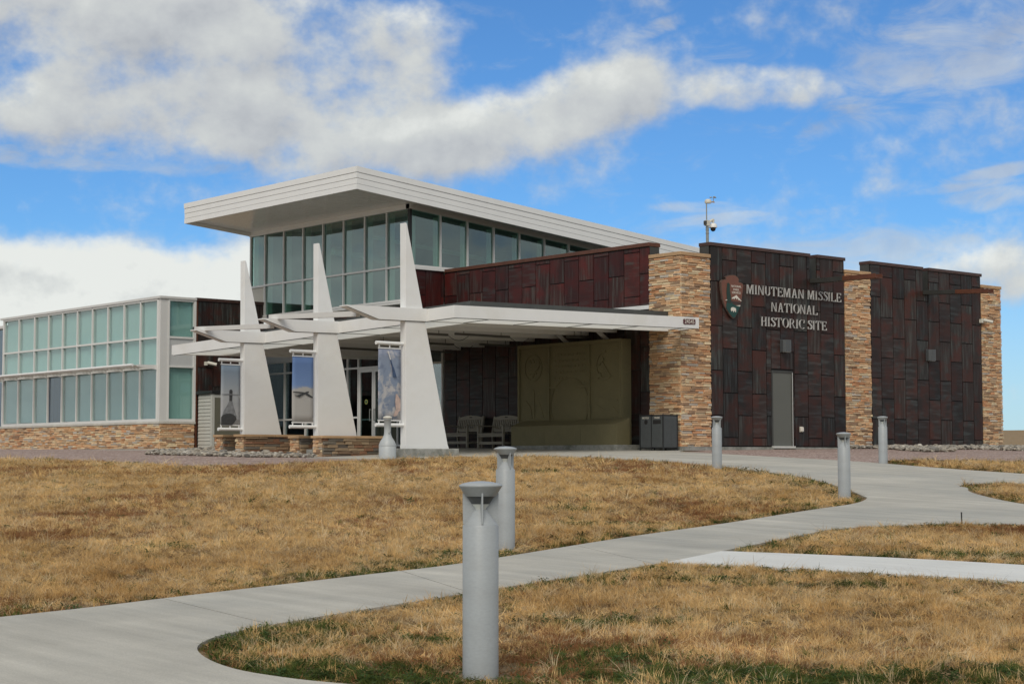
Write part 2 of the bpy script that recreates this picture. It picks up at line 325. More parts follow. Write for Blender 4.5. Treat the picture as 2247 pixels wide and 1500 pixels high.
def gz(x, y):
    """ground height; eases to open prairie away from the site"""
    x = np.asarray(x, float); y = np.asarray(y, float)
    ex = np.clip(x, -46, 24); ey = np.clip(y, -46, 36)
    z = (_U((ex[..., None] - GP[:, 0]) ** 2 + (ey[..., None] - GP[:, 1]) ** 2) * _w[:_n]).sum(-1) + _w[_n] + _w[_n + 1] * ex + _w[_n + 2] * ey
    far = np.hypot(x - ex, y - ey); k = np.clip(far / 60, 0, 1); k = k * k * (3 - 2 * k)
    hill = 13.5 * np.exp(-(((x - 620) / 260) ** 2 + ((y - 360) / 420) ** 2)) + 5 * np.exp(-(((x + 200) / 400) ** 2 + ((y - 900) / 300) ** 2))
    base = np.where((x + y) > 0, -.6, -2.2)
    return z * (1 - k) + base * k + hill * np.clip(far / 120, 0, 1)
def g1(x, y): return float(gz(x, y))
def inpoly(px, py, poly):
    c = np.zeros(px.shape, bool); n = len(poly)
    for i in range(n):
        x0, y0 = poly[i]; x1, y1 = poly[(i + 1) % n]
        if y0 == y1: continue
        k = ((y0 > py) != (y1 > py)) & (px < (x1 - x0) * (py - y0) / (y1 - y0) + x0); c ^= k
    return c
def edgedist(px, py, poly, closed=True):
    d = np.full(px.shape, 1e9); n = len(poly)
    for i in range(n if closed else n - 1):
        a = np.array(poly[i]); b = np.array(poly[(i + 1) % n]); ab = b - a; L = max(ab @ ab, 1e-9)
        t = np.clip(((px - a[0]) * ab[0] + (py - a[1]) * ab[1]) / L, 0, 1); d = np.minimum(d, np.hypot(px - a[0] - t * ab[0], py - a[1] - t * ab[1]))
    return d
def spline(pts, n=4):
    """Catmull-Rom through the points"""
    P = [np.array(p, float) for p in pts]; P = [2 * P[0] - P[1]] + P + [2 * P[-1] - P[-2]]; out = []
    for i in range(1, len(P) - 2):
        for k in range(n):
            t = k / n; a, b, c, d = P[i - 1:i + 3]
            out.append(tuple(.5 * (2 * b + (c - a) * t + (2 * a - 5 * b + 4 * c - d) * t * t + (3 * b - a - 3 * c + d) * t ** 3)))
    return out + [tuple(P[-2])]
def sheet(name, poly, step, dz, mat_, thick=0.0, kind='structure', parent=None):
    """a polygon draped over the terrain"""
    P = np.array(poly); x0, y0 = P.min(0); x1, y1 = P.max(0)
    gx, gy = np.meshgrid(np.arange(x0, x1, step) + .013, np.arange(y0, y1, step) + .017); gx = gx.ravel(); gy = gy.ravel()
    k = inpoly(gx, gy, poly) & (edgedist(gx, gy, poly) > step * .3)
    vs = [Vector(p) for p in poly] + [Vector((a, b)) for a, b in zip(gx[k], gy[k])]
    n = len(poly); r = delaunay_2d_cdt(vs, [], [list(range(n))], 1, 1e-5)
    V = np.array([(v.x, v.y) for v in r[0]]); Z = gz(V[:, 0], V[:, 1]) + dz
    mb = MB(); mb.add(np.c_[V, Z].tolist(), [tuple(f) for f in r[2]], 0, True)
    if thick:
        pts = [(p[0], p[1], g1(p[0], p[1]) + dz) for p in poly]
        v = pts + [(a, b, c - thick) for a, b, c in pts]
        mb.add(v, [(i, (i + 1) % n, (i + 1) % n + n, i + n) for i in range(n)])
    o = mb.obj(name, mat_, parent, origin=(0, 0, 0), fix=False)
    me = o.data
    bm = bmesh.new(); bm.from_mesh(me)
    for f in bm.faces:
        f.normal_update()
        if f.normal.z < -.2: f.normal_flip()
    bm.to_mesh(me); bm.free()
    if parent is None: o['kind'] = kind
    return o
def turf_mat():
    m = bpy.data.materials.new('dry_prairie_turf'); m.use_nodes = True; t = NT(m.node_tree); p = t.n['Principled BSDF']
    v = t.node('ShaderNodeTexCoord').outputs['Object']
    a = t.ramp(t.noise(v, .35, 6, .6), [(.3, (.24, .165, .090)), (.55, (.30, .220, .130)), (.75, (.19, .125, .072))])
    a = t.mix(t.smooth(t.noise(v, .9, 5, .6), .60, .75), a, (.085, .085, .03))
    a = t.mix(1.0, a, t.ramp(t.noise(v, 26, 5, .7), [(.3, (.55, .55, .55)), (.7, (1.35, 1.35, 1.35))]), 'MULTIPLY')
    t.l.new(a, p.inputs['Base Color']); p.inputs['Roughness'].default_value = .95; p.inputs['Specular IOR Level'].default_value = .1
    b = t.node('ShaderNodeBump'); b.inputs['Strength'].default_value = .8; b.inputs['Distance'].default_value = .04; t.l.new(t.noise(v, 30, 5, .7), b.inputs['Height']); t.l.new(b.outputs[0], p.inputs['Normal'])
    return m
M['turf'] = turf_mat()
def gravel_mat():
    m = bpy.data.materials.new('pink_gravel'); m.use_nodes = True; t = NT(m.node_tree); p = t.n['Principled BSDF']
    v = t.node('ShaderNodeTexCoord').outputs['Object']
    vo = t.node('ShaderNodeTexVoronoi'); vo.inputs['Scale'].default_value = 24; t.l.new(v, vo.inputs['Vector'])
    sp = t.node('ShaderNodeSeparateColor'); t.l.new(vo.outputs['Color'], sp.inputs[0])
    a = t.ramp(sp.outputs[0], [(0, (.16, .105, .09)), (.35, (.31, .215, .18)), (.7, (.40, .295, .255)), (1, (.55, .46, .41))])
    a = t.mix(t.smooth(t.noise(v, .8, 4, .6), .5, .75), a, (.29, .22, .185))
    a = t.mix(1.0, a, t.ramp(t.noise(v, 2, 4, .6), [(.3, (.82, .82, .82)), (.7, (1.15, 1.15, 1.15))]), 'MULTIPLY')
    t.l.new(a, p.inputs['Base Color']); p.inputs['Roughness'].default_value = .9
    b = t.node('ShaderNodeBump'); b.inputs['Strength'].default_value = 1.0; b.inputs['Distance'].default_value = .03; b.invert = True; t.l.new(vo.outputs['Distance'], b.inputs['Height']); t.l.new(b.outputs[0], p.inputs['Normal'])
    return m
M['gravel'] = gravel_mat()

def axis_vals(lo, hi, fine0, fine1, step):
    v = list(np.arange(fine0, fine1 + .01, step)); s = step; x = fine0
    while x > lo: s *= 1.35; x -= s; v.insert(0, x)
    s = step; x = fine1
    while x < hi: s *= 1.35; x += s; v.append(x)
    return np.array(v)
xs = axis_vals(-3000, 3500, -48, 26, 1.0); ys = axis_vals(-3000, 3500, -48, 38, 1.0)
GX, GY = np.meshgrid(xs, ys); GZ = gz(GX, GY) - .012
nx, ny = len(xs), len(ys)
mb = MB(); mb.add(np.c_[GX.ravel(), GY.ravel(), GZ.ravel()].tolist(), [(j * nx + i, j * nx + i + 1, (j + 1) * nx + i + 1, (j + 1) * nx + i) for j in range(ny - 1) for i in range(nx - 1)], 0, True)
ground = mb.obj('ground', M['turf'], None, (0, 0, 0), fix=False); ground['kind'] = 'structure'

# outlines on the ground (metres)
U_EDGE = spline([(-40, -22.5), (-34, -22.0), (-29.4, -21.51), (-27.74, -21.16), (-25.67, -20.7), (-24.2, -20.33), (-20.82, -18.98), (-18.24, -18.08)], 4)
U2_EDGE = spline([(-18.24, -18.08), (-14.99, -16.86), (-13.37, -16.32), (-12.2, -15.7), (-11.54, -15.1), (-10.0, -13.3), (-8.8, -11.4), (-8.2, -9.6), (-7.75, -8.0), (-7.29, -6.75), (-6.95, -5.0), (-6.9, -4.1), (-7.2, -2.7), (-7.9, -1.75), (-9.0, -.85), (-10.35, -.55)], 4)
V_EDGE = spline([(-18.05, -19.62), (-21.37, -20.97), (-22.78, -21.54), (-25.41, -22.3), (-27.7, -22.97), (-28.57, -23.28), (-29.0, -23.58), (-29.25, -23.95), (-29.42, -24.5), (-29.42, -25.0), (-29.2, -25.7), (-28.2, -28.0), (-26.6, -31.0), (-25, -34)], 5)
G3_TOP = spline([(-21.37, -20.97), (-18.0, -19.62), (-16.68, -19.58), (-15.71, -19.85), (-15.1, -20.5), (-14.8, -22), (-15, -27)], 4)
G4 = spline([(-6.5, -22), (-5.7, -17), (-5.85, -15.2), (-6.6, -14.45), (-7.4, -14.35), (-8.1, -14.6), (-8.35, -14.95), (-9.42, -15.8), (-11.1, -17.88), (-12.6, -20.5), (-13.2, -24)], 4)
GRAVEL_R_EDGE = spline([(-1.35, -1.2), (-1.9, -2.83), (-2.5, -5.2), (-2.6, -7.3), (-2.8, -8.9), (-3.05, -10.2), (-3.13, -11.09), (-3.1, -13), (-3.0, -16), (-3.0, -24)], 3)
LAWN_L = spline([(-10.35, -.55), (-11.46, -.25), (-13.0, -.05), (-14.4, .45), (-14.75, 1.6), (-14.6, 3.1), (-14.5, 6.24), (-14.9, 10.4), (-16, 16), (-19, 26), (-22, 34)], 3)

V_ = [(-18.05, -19.62)] + V_EDGE[1:]
def cutU(x): return next(i for i, p in enumerate(U_EDGE) if p[0] > x)
def cutV(x): return next(i for i, p in enumerate(V_) if p[0] < x)
def lerpx(A, i, x): p, q = A[i - 1], A[i]; t_ = (x - p[0]) / (q[0] - p[0]); return (x, p[1] + (q[1] - p[1]) * t_)
cuts = [(-27.95, -28.2), (-25.2, -25.9), (-22.0, -22.95)]          # contraction joints across the path (upper edge x, lower edge x)
prevU, prevV = None, None
fp = None
for j in range(4):
    g_ = .007
    ua = U_EDGE if j == 0 else [lerpx(U_EDGE, cutU(cuts[j - 1][0] + g_), cuts[j - 1][0] + g_)] + U_EDGE[cutU(cuts[j - 1][0] + g_):]
    if j < 3: k_ = next(i for i, p in enumerate(ua) if p[0] > cuts[j][0] - g_); ua = ua[:k_] + [lerpx(ua, k_, cuts[j][0] - g_)]
    hiV = 0 if j == 3 else cutV(cuts[j][1] - g_)
    va = V_ if j == 3 else [lerpx(V_, hiV, cuts[j][1] - g_)] + V_[hiV:]
    if j > 0: k_ = next(i for i, p in enumerate(va) if p[0] < cuts[j - 1][1] + g_); va = va[:k_] + [lerpx(va, k_, cuts[j - 1][1] + g_)]
    else: va = va + [(-30, -36), (-33.5, -31), (-36, -27.5), (-41, -25.8)]
    if fp is None: fp = sheet('footpath', ua + va, .8, .012, M['conc'], .1)
    else: sheet('slab', ua + va, .8, .012, M['conc'], .1, parent=fp)
UL = [(x + .012, y + .004) for x, y in U2_EDGE]
plaza = sheet('forecourt_paving', UL + [(-10.3, 3.0), (-8.9, 3.05), (-7.35, 3.6), (-7.3, 9.6), (-5.2, 14), (-4.0, 18.8), (-.02, 21.4), (-.02, 0.0)] + GRAVEL_R_EDGE + [(-5.6, -24.5)] + G4 + [(-14.9, -28)] + G3_TOP[::-1][:-4], .8, .012, M['conc'], .1)
spur = sheet('new_footpath', [(-22.765, -21.55), (-21.385, -20.99)] + spline([(-21.3, -21.1), (-20.66, -22.59), (-20.36, -23.87), (-20.0, -26), (-19.8, -30)], 3) + spline([(-21.3, -30), (-21.6, -26.5), (-21.78, -24.79), (-22.07, -23.66), (-22.4, -22.47), (-22.7, -21.68)], 3), .7, .016, M['conc_new'], .1)
gravel_r = sheet('gravel_bed', GRAVEL_R_EDGE[:13] + spline([(-2.75, -8.8), (-1.24, -7.87), (.2, -8.1), (1.47, -9.75), (4, -12.5), (9, -14)], 3)[1:] + [(26, -14), (26, 3), (15.4, .3), (0, .3), (0, -.9)], 1.0, .004, M['gravel'])
gravel_l = sheet('gravel_bed', LAWN_L + [(-8, 36), (-5.3, 32), (-5.3, 18.8), (-4.0, 18.9), (-5.3, 14.1), (-7.4, 9.6), (-7.45, 3.65), (-8.95, 3.15), (-10.36, 3.1)], 1.0, .004, M['gravel'])
mow = sheet('kerb_strip', [(-5.6, 18.85), (-5.6, 27), (-6.6, 27.3), (-7.9, 16.6), (-6.4, 14.6), (-4.6, 16.2), (-4.2, 18.6)], 1.0, .010, M['conc'], .05)

# ------------------------------------------------------------------ ledge stone
def stone_variants():
    out = []
    for k in range(10):
        r = random.Random(100 + k); v = []
        for yy, ins in ((.5, 0), (-.12, 0), (-.42, .035), (-.5, .10)):
            for sx, sz in ((-1, -1), (1, -1), (1, 1), (-1, 1)):
                j = 0 if yy > 0 else .02
                v.append((sx * (.5 - ins * .45) + r.uniform(-j, j), yy + (r.uniform(-.16, .16) if yy < -.3 else 0), sz * (.5 - ins * 1.0) + r.uniform(-j, j) * 2.2))
        f = [(0, 1, 2, 3)[::-1]]
        for a in range(3):
            for i in range(4): j = (i + 1) % 4; f.append((a * 4 + i, a * 4 + j, (a + 1) * 4 + j, (a + 1) * 4 + i))
        f.append((12, 13, 14, 15)); out.append((np.array(v), f))
    return out
SV = stone_variants(); SMESH = {}
def stone_mesh(k, mats):
    key = (k, mats[0].name)
    if key not in SMESH:
        me = bpy.data.meshes.new('stone'); me.from_pydata(SV[k][0].tolist(), [], SV[k][1]); me.materials.append(mats[0])
        bm = bmesh.new(); bm.from_mesh(me); bmesh.ops.recalc_face_normals(bm, faces=bm.faces); bm.to_mesh(me); bm.free(); SMESH[key] = me
    return SMESH[key]
def courses(w, h, hmin, hmax, lmin, lmax, seed):
    r = random.Random(seed); out = []; z = 0
    while z < h - .012:
        ch = min(r.uniform(hmin, hmax), h - z)
        if h - z - ch < .02: ch = h - z
        x = -r.uniform(0, .2)
        while x < w - .005:
            L = r.uniform(lmin, lmax); x0 = max(0, x); x1 = min(w, x + L)
            if w - x1 < .06: x1 = w; L = w - x
            if x1 - x0 > .03:
                if ch > hmax * .85 and r.random() < .3:
                    q = ch * r.uniform(.4, .6); out.append((x0, x1, z, z + q)); out.append((x0, x1, z + q, z + ch))
                else: out.append((x0, x1, z, z + ch))
            x = x + L
        z += ch
    return out
ALLST = []       # (parent, centre, size, facing, variant, material index, mats, apparent area)
def stone_face(parent, org, face, w, h, mats, seed, hr=(.042, .085), lr=(.14, .46), proud=.036):
    """clad a wall face: face '-y' runs along x, face '-x' runs along y"""
    r = random.Random(seed + 5)
    for (a, b, c, d) in courses(w, h, hr[0], hr[1], lr[0], lr[1], seed):
        dep = .07; out = r.uniform(-.012, proud * .6)
        g = .004
        if face == '-y': cen = (org[0] + (a + b) / 2, org[1] - out + dep / 2 - .02, org[2] + (c + d) / 2); rz = 0
        else: cen = (org[0] - out + dep / 2 - .02, org[1] + (a + b) / 2, org[2] + (c + d) / 2); rz = -math.pi / 2
        D = (Vector(cen) - CAM).length
        mi = min(int(abs(r.gauss(0, .42)) * len(mats)), len(mats) - 1) if r.random() < .25 else r.randrange(len(mats))
        ALLST.append((parent, cen, (b - a - g, dep, d - c - g), rz, r.randrange(10), mi, mats, (b - a) * (d - c) / D ** 2))
def flush_stones(limit, joined_name):
    global ALLST
    ALLST.sort(key=lambda s: -s[7]); big = ALLST[:limit]; rest = ALLST[limit:]
    for (par, c, s, rz, k, mi, mats, _) in big:
        o = link(bpy.data.objects.new('stone', stone_mesh(k, mats))); o.parent = par; o.location = Vector(c) - OFF[par.name]; o.scale = s; o.rotation_euler = (0, 0, rz)
        o.material_slots[0].link = 'OBJECT'; o.material_slots[0].material = mats[mi]
    by = {}
    for s in rest: by.setdefault(s[0].name, []).append(s)
    for pn, L in by.items():
        mb = MB()
        for (par, c, s, rz, k, mi, mats, _) in L:
            V = SV[k][0] * np.array(s)
            if rz: V = np.c_[V[:, 1], -V[:, 0], V[:, 2]]
            mb.add((V + np.array(c)).tolist(), SV[k][1], mi)
        o = mb.obj(joined_name, L[0][6], L[0][0]); o['kind'] = 'stuff'
    ALLST = []

# ------------------------------------------------------------------ visitor centre
VC = empty('visitor_center', (0, 0, 0), 'low modern visitor center clad in dark metal panels and ledge stone with white overhanging roof', 'building')

def panels(parent, face, plane, cols, rows, z0, z1, holes, mats, depth=.028, gap=.026, seed=0):
    """staggered sheet-metal panels: cols = edges, rows = pair of joint-height lists used in turn"""
    r = random.Random(seed)
    for i in range(len(cols) - 1):
        a, b = sorted((cols[i], cols[i + 1])); js = [z0] + [z for z in rows[i % 2] if z0 + .04 < z < z1 - .04] + [z1]
        for c, d in zip(js[:-1], js[1:]):
            rects = [(a, b, c, d)]
            for (ha, hb, hc, hd) in holes:
                nr = []
                for (p, q, s, t_) in rects:
                    if q <= ha or p >= hb or t_ <= hc or s >= hd: nr.append((p, q, s, t_)); continue
                    if p < ha: nr.append((p, ha, s, t_))
                    if q > hb: nr.append((hb, q, s, t_))
                    m0, m1 = max(p, ha), min(q, hb)
                    if s < hc: nr.append((m0, m1, s, hc))
                    if t_ > hd: nr.append((m0, m1, hd, t_))
                rects = nr
            mt = r.choice(mats)
            for (p, q, s, t_) in rects:
                if q - p < .04 or t_ - s < .04: continue
                g = gap / 2; e = r.uniform(0, .004)
                if face == '-y': box('panel', p + g, q - g, plane - e, plane + depth, s + g, t_ - g, mt, parent)
                else: box('panel', plane - e, plane + depth, p + g, q - g, s + g, t_ - g, mt, parent)

# --- exhibit wing body and roof
body = MB().box(.42, 15.0, .45, 10.2, -.3, 5.0).obj('exhibit_wing', M['bronze'], VC)
P_ = [z * 1.25 + .26 for z in range(6)]; Q_ = [z * 1.25 + .885 for z in range(6)]
# --- sign wall
def metal_wall(name, x0, x1, n0, n1, cols, door=None, seed=1):
    core = MB().box(x0 + .01, x1 - .01, .03, .36, -.02, 4.96)
    core.box(x0, n0, .03, .38, 4.96, 5.62).box(n1, x1, .03, .38, 4.96, 5.62)
    w = core.obj(name, M['bronze'], VC, origin=(x0, .03, 0)); box('joint_backing', x0 + .012, x1 - .012, .0285, .0298, 0, 4.955, M['core'], w); box('joint_backing', x0 + .004, n0 - .004, .0285, .0298, 4.96, 5.61, M['core'], w); box('joint_backing', n1 + .004, x1 - .004, .0285, .0298, 4.96, 5.61, M['core'], w)
    holes = [(n0, n1, 4.96, 9)]
    if door: holes.append(door)
    panels(w, '-y', 0.0, cols, (Q_, P_), .02, 5.62, holes, [PV, PV, PH, PV, PH], seed=seed)
    for a, b in ((x0 - .015, n0 + .004), (n1 - .004, x1 + .02)):
        box('coping', a, b, -.035, .40, 5.622, 5.72, M['rustdark'], w, bevel=.006)
    box('concrete_footing', x0, x1, -.03, .3, -.35, -.002, M['conc_old'], w)
    return w
sw = metal_wall('sign_wall', 1.17, 7.13, 5.51, 5.83, [1.19, 1.69, 2.30, 2.92, 3.53, 4.15, 4.76, 5.37, 5.98, 6.585, 7.11], (3.735, 4.705, 0, 2.25))
w2 = metal_wall('panel_wall', 8.36, 14.21, 11.05, 11.35, [8.38, 8.87, 9.477, 10.079, 10.689, 11.286, 11.888, 12.482, 13.088, 13.692, 14.19], None, 2)
# service door
sd = MB().box(3.80, 4.64, .020, .026, .03, 2.155).obj('service_door', M['door_grey'], VC)
fr = MB().box(3.745, 3.80, .0, .03, .0, 2.21).box(4.64, 4.69, .0, .03, .0, 2.21).box(3.80, 4.64, .0, .03, 2.155, 2.21).obj('door_frame', M['bronze'], sd)
box('weather_strip', 4.646, 4.672, -.008, -.001, .02, 2.16, M['letter'], sd)
box('threshold', 3.74, 4.70, -.07, .02, -.03, .028, M['conc_new'], sd)
# stone pillars
def pillar(x0, x1, left, seed):
    p = MB().box(x0 + .03, x1 - .02, .05, 1.18, -.3, 5.26).obj('stone_pillar', M['core'], VC, origin=(x0, 0, 0))
    stone_face(p, (x0 + .0, 0, -.0), '-y', x1 - x0, 5.26, STONES, seed)
    if left: stone_face(p, (x0, 0.02, 0), '-x', 1.19, 5.26, STONES, seed + 1)
    mid = (x0 + x1) / 2 + .05
    for a, b in (((x0 - .05, x1 + .005),) if left else ((x0 - .03, mid), (mid + .006, x1 + .02))):
        box('cap', a, b, -.05, .60 if left else 1.2, 5.265, 5.365, M['tan'], p, bevel=.008)
    if left: box('cap', x0 - .05, x1 + .005, .606, 1.2, 5.265, 5.365, M['tan'], p, bevel=.008)
    box('concrete_footing', x0 - .035, x1 + .02, -.035, .3, -.4, -.003, M['conc_old'], p)
    if left: box('concrete_footing', x0 - .035, x0 + .2, .302, 1.2, -.4, -.004, M['conc_old'], p)
    return p
p1 = pillar(0.0, 1.17, True, 21); p2 = pillar(7.14, 8.35, False, 31); p3 = pillar(14.22, 15.30, False, 41)
# rain scuppers that shoot water clear of the wall
for (a, b, z, zend) in ((5.51, 5.83, 4.85, 4.82), (11.05, 11.35, 4.85, 4.73)):
    s_ = MB().box(a + .02, b - .02, .03, .40, z, z + .11).obj('scupper', M['bronze'], VC)
    for nm, y0, y1, mt in (('channel', -1.2, .028, M['bronze']), ('spout', -2.4, -1.202, M['rust'])):
        m_ = MB(); za, zb = z + (zend - z) * (-y1 / 2.4), z + (zend - z) * (-y0 / 2.4)
        for (p, q, lo, hi) in ((a, a + .02, 0, .125), (b - .02, b, 0, .125), (a + .02, b - .02, 0, .03)):
            m_.hexa([(p, y0, zb + lo), (q, y0, zb + lo), (q, y1, za + lo), (p, y1, za + lo), (p, y0, zb + hi), (q, y0, zb + hi), (q, y1, za + hi), (p, y1, za + hi)])
        m_.obj(nm, mt, s_)
# --- parapet wall beside the entrance (faces -x)
rw = MB().box(.03, .40, 1.21, 10.45, -.02, 5.62).obj('entry_side_wall', M['bronze'], VC, origin=(.03, 1.21, 0)); box('joint_backing', .0285, .0298, 1.225, 10.44, 0, 5.61, M['core'], rw)
rc = [1.21, 1.59, 2.225, 2.853, 3.486, 4.124, 4.752, 5.384, 6.02, 6.652, 7.288, 7.911, 8.537, 9.174, 9.823, 10.44]
panels(rw, '-x', 0.0, rc, ([4.86], [4.235, 5.49]), 3.965, 5.60, [], [PRV, PRV, PRH], seed=5)
panels(rw, '-x', 0.0, rc, ([.29, 1.54, 2.80], [.91, 2.16, 3.41]), .0, 3.85, [], [PV, PH], seed=6)
box('flashing', -.025, .03, 1.22, 10.43, 3.852, 3.963, M['white'], rw)
for a, b in ((1.19, 4.1), (4.106, 7.3), (7.306, 10.47)):
    box('coping', -.035, .43, a, b, 5.622, 5.73, M['rust'], rw, bevel=.006)
box('concrete_footing', -.03, .2, 1.21, 10.4, -.4, -.003, M['conc_old'], rw)
# --- lobby: returns, clerestory, roof
def zroof(x): return 8.53 - .0871 * (x + 4.07)
lob = MB().box(-1.30, 0.0, 10.49, 10.75, 3.5, 5.66).obj('lobby_return_wall', M['core'], VC)
panels(lob, '-y', 10.465, [-1.36, -.74, -.12, 0.0], ([4.86], [4.235]), 3.9, 5.66, [], [PRV, PRH], seed=8)
sof = MB().box(-1.36, 11, 10.6, 18.85, 4.55, 4.68).obj('lobby_ceiling', M['intwall'], VC)
low = MB().box(-1.25, -1.0, 10.6, 18.85, 3.4, 4.55).obj('under_window_wall', M['core'], VC)
panels(low, '-x', -1.28, [10.6 + .69 * i for i in range(13)], ([9], [9]), 3.5, 4.60, [], [PV], seed=9)
cl = MB().hexa([(-1.0, 19.6, 4.68), (11, 19.6, 4.68), (11, 19.8, 4.68), (-1.0, 19.8, 4.68), (-1.0, 19.6, zroof(-1) - .4), (11, 19.6, zroof(11) - .4), (11, 19.8, zroof(11) - .4), (-1.0, 19.8, zroof(-1) - .4)]).box(10.9, 11, 10.6, 19.6, 4.68, 6.8).obj('clerestory', M['intwall'], VC)
X3, Y4 = -1.38, 10.465
def zhead(x): return zroof(x) - .70 - .02
def vbar(parent, face, plane, c, w, z0, z1, dep=.09, m=None, out=.03, name='mullion'):
    m = m or M['frame']
    if face == '-x': return box(name, plane - out, plane + dep, c - w / 2, c + w / 2, z0, z1, m, parent)
    return box(name, c - w / 2, c + w / 2, plane - out, plane + dep, z0, z1, m, parent)
def hbar(parent, face, plane, a, b, z, h, dep=.09, m=None, out=.027, name='rail'):
    m = m or M['frame']
    if face == '-x': return box(name, plane - out, plane + dep, a, b, z - h / 2, z + h / 2, m, parent)
    return box(name, a, b, plane - out, plane + dep, z - h / 2, z + h / 2, m, parent)
def pane(parent, face, plane, a, b, z0, z1, m, off=.03, z1b=None):
    z1b = z1 if z1b is None else z1b
    if face == '-x': v = [(plane + off, a, z0), (plane + off, b, z0), (plane + off, b, z1b), (plane + off, a, z1)]; e = (.012, 0, 0)
    else: v = [(a, plane + off, z0), (b, plane + off, z0), (b, plane + off, z1b), (a, plane + off, z1)]; e = (0, .012, 0)
    v8 = v + [(p[0] + e[0], p[1] + e[1], p[2] + e[2]) for p in v]
    return MB().add(v8, [(0, 1, 2, 3), (7, 6, 5, 4), (0, 4, 5, 1), (1, 5, 6, 2), (2, 6, 7, 3), (3, 7, 4, 0)]).obj('pane', m, parent, tilt=True)
by = [10.487 + (18.867 - 10.487) / 7 * i for i in range(8)]
zt = zhead(X3)
for i, yy in enumerate(by):
    if i == 0: box('corner_post', X3 - .03, X3 + .06, yy - .05, yy + .06, 5.80, zt, M['black'], cl); vbar(cl, '-x', X3, yy, .055, 4.70, 5.745)
    else: vbar(cl, '-x', X3, yy, .055, 4.70, zt)
vbar(cl, '-x', X3, 19.80, .06, 5.73, zt)
for i in range(7):
    a, b = by[i] + .03, by[i + 1] - .03
    hbar(cl, '-x', X3, a, b, 5.775, .06); pane(cl, '-x', X3, a - .01, b + .01, 4.73, 5.745, M['glass_grey']); pane(cl, '-x', X3, a - .01, b + .01, 5.805, zt - .01, M['glass_grey'])
    box('inner_jamb', X3 + .10, X3 + .30, b - .005, b + .055, 4.75, zt, M['column'], cl)
pane(cl, '-x', X3, by[7] + .03, 19.77, 5.805, zt - .01, M['glass_grey']); hbar(cl, '-x', X3, by[7] + .03, 19.83, 5.765, .07)
box('inner_jamb', X3 + .10, X3 + .30, 19.45, 19.75, 5.8, zt, M['column'], cl)
box('wall_panel', X3 + .02, X3 + .2, 18.92, 19.83, 4.9, 5.725, M['beige'], cl)
hbar(cl, '-x', X3, 10.44, 18.92, 4.685, .07, dep=.12, out=.06, name='sill'); hbar(cl, '-x', X3, 10.44, 18.92, 4.605, .06, dep=.12, out=.09, name='sill')
box('frieze', X3 - .05, X3 + .15, 10.43, 19.84, zt, zt + .20, M['fascia'], cl)
ax = [X3 + .11 + 1.118 * i for i in range(11)]
for i, xx in enumerate(ax[1:]): vbar(cl, '-y', Y4, xx, .055, 5.80, zhead(xx) + .02)
for i in range(10):
    a, b = (X3 + .04 if i == 0 else ax[i] + .03), ax[i + 1] - .03
    pane(cl, '-y', Y4, a, b, 5.80, zhead(a) - .01, M['glass_grey'], z1b=zhead(b) - .01)
    box('inner_jamb', b - .05, b - .0, Y4 + .10, Y4 + .28, 5.80, zhead(b) - .05, M['column'], cl)
hbar(cl, '-y', Y4, X3 - .03, 11, 5.775, .06, out=.03, name='sill'); hbar(cl, '-y', Y4, X3 - .05, 0.0, 5.70, .07, out=.07, name='sill')
fz = MB(); x0_, x1_ = X3 - .05, 11.0
fz.hexa([(x0_, Y4 - .05, zhead(x0_)), (x1_, Y4 - .05, zhead(x1_)), (x1_, Y4 + .15, zhead(x1_)), (x0_, Y4 + .15, zhead(x0_)), (x0_, Y4 - .05, zhead(x0_) + .21), (x1_, Y4 - .05, zhead(x1_) + .21), (x1_, Y4 + .15, zhead(x1_) + .21), (x0_, Y4 + .15, zhead(x0_) + .21)])
fz.obj('frieze', M['fascia'], cl)
MB().lathe([(.13, 4.68), (.13, 7.45)], 16, (-.93, 10.98, 0)).obj('interior_column', M['column'], cl)
MB().tube((-.9, 13.2, 7.0), (9, 13.2, 6.2), .07).obj('interior_pipe', M['column'], cl)
MB().tube((-.9, 15.4, 6.7), (9, 15.4, 6.0), .12).obj('interior_duct', M['column'], cl)
# roof: sloping plate, lapped fascia boards, glossy soffit
RX0, RX1, RY0, RY1 = -4.07, 12.5, 9.60, 19.83
rp = MB(); za, zb = zroof(RX0), zroof(RX1)
rp.hexa([(RX0 + .08, RY0 + .08, za - .5), (RX1, RY0 + .08, zb - .5), (RX1, RY1 - .08, zb - .5), (RX0 + .08, RY1 - .08, za - .5), (RX0 + .08, RY0 + .08, za - .03), (RX1, RY0 + .08, zb - .03), (RX1, RY1 - .08, zb - .03), (RX0 + .08, RY1 - .08, za - .03)])
roof = rp.obj('roof', M['roofing'], VC, origin=(RX0, RY0, za - .7))
bh = [0, .175, .35, .525, .70]
for k in range(4):
    t0, t1 = bh[k] + (.012 if k else 0), bh[k + 1]; o = .0 + .006 * (k % 2) + (.02 if k == 0 else 0)
    MB().box(RX0 - o, RX0 + .07, RY0 - o, RY1 + o, za - t1, za - t0).obj('fascia_board', M['fascia'], roof)
    for yy, sgn in ((RY0, -1), (RY1, 1)):
        y_out, y_in = yy + sgn * o, yy - sgn * .07; xa = RX0 + .071
        ya, yb = min(y_out, y_in), max(y_out, y_in)
        MB().hexa([(xa, ya, zroof(xa) - t1), (RX1, ya, zb - t1), (RX1, yb, zb - t1), (xa, yb, zroof(xa) - t1), (xa, ya, zroof(xa) - t0), (RX1, ya, zb - t0), (RX1, yb, zb - t0), (xa, yb, zroof(xa) - t0)]).obj('fascia_board', M['fascia'], roof)
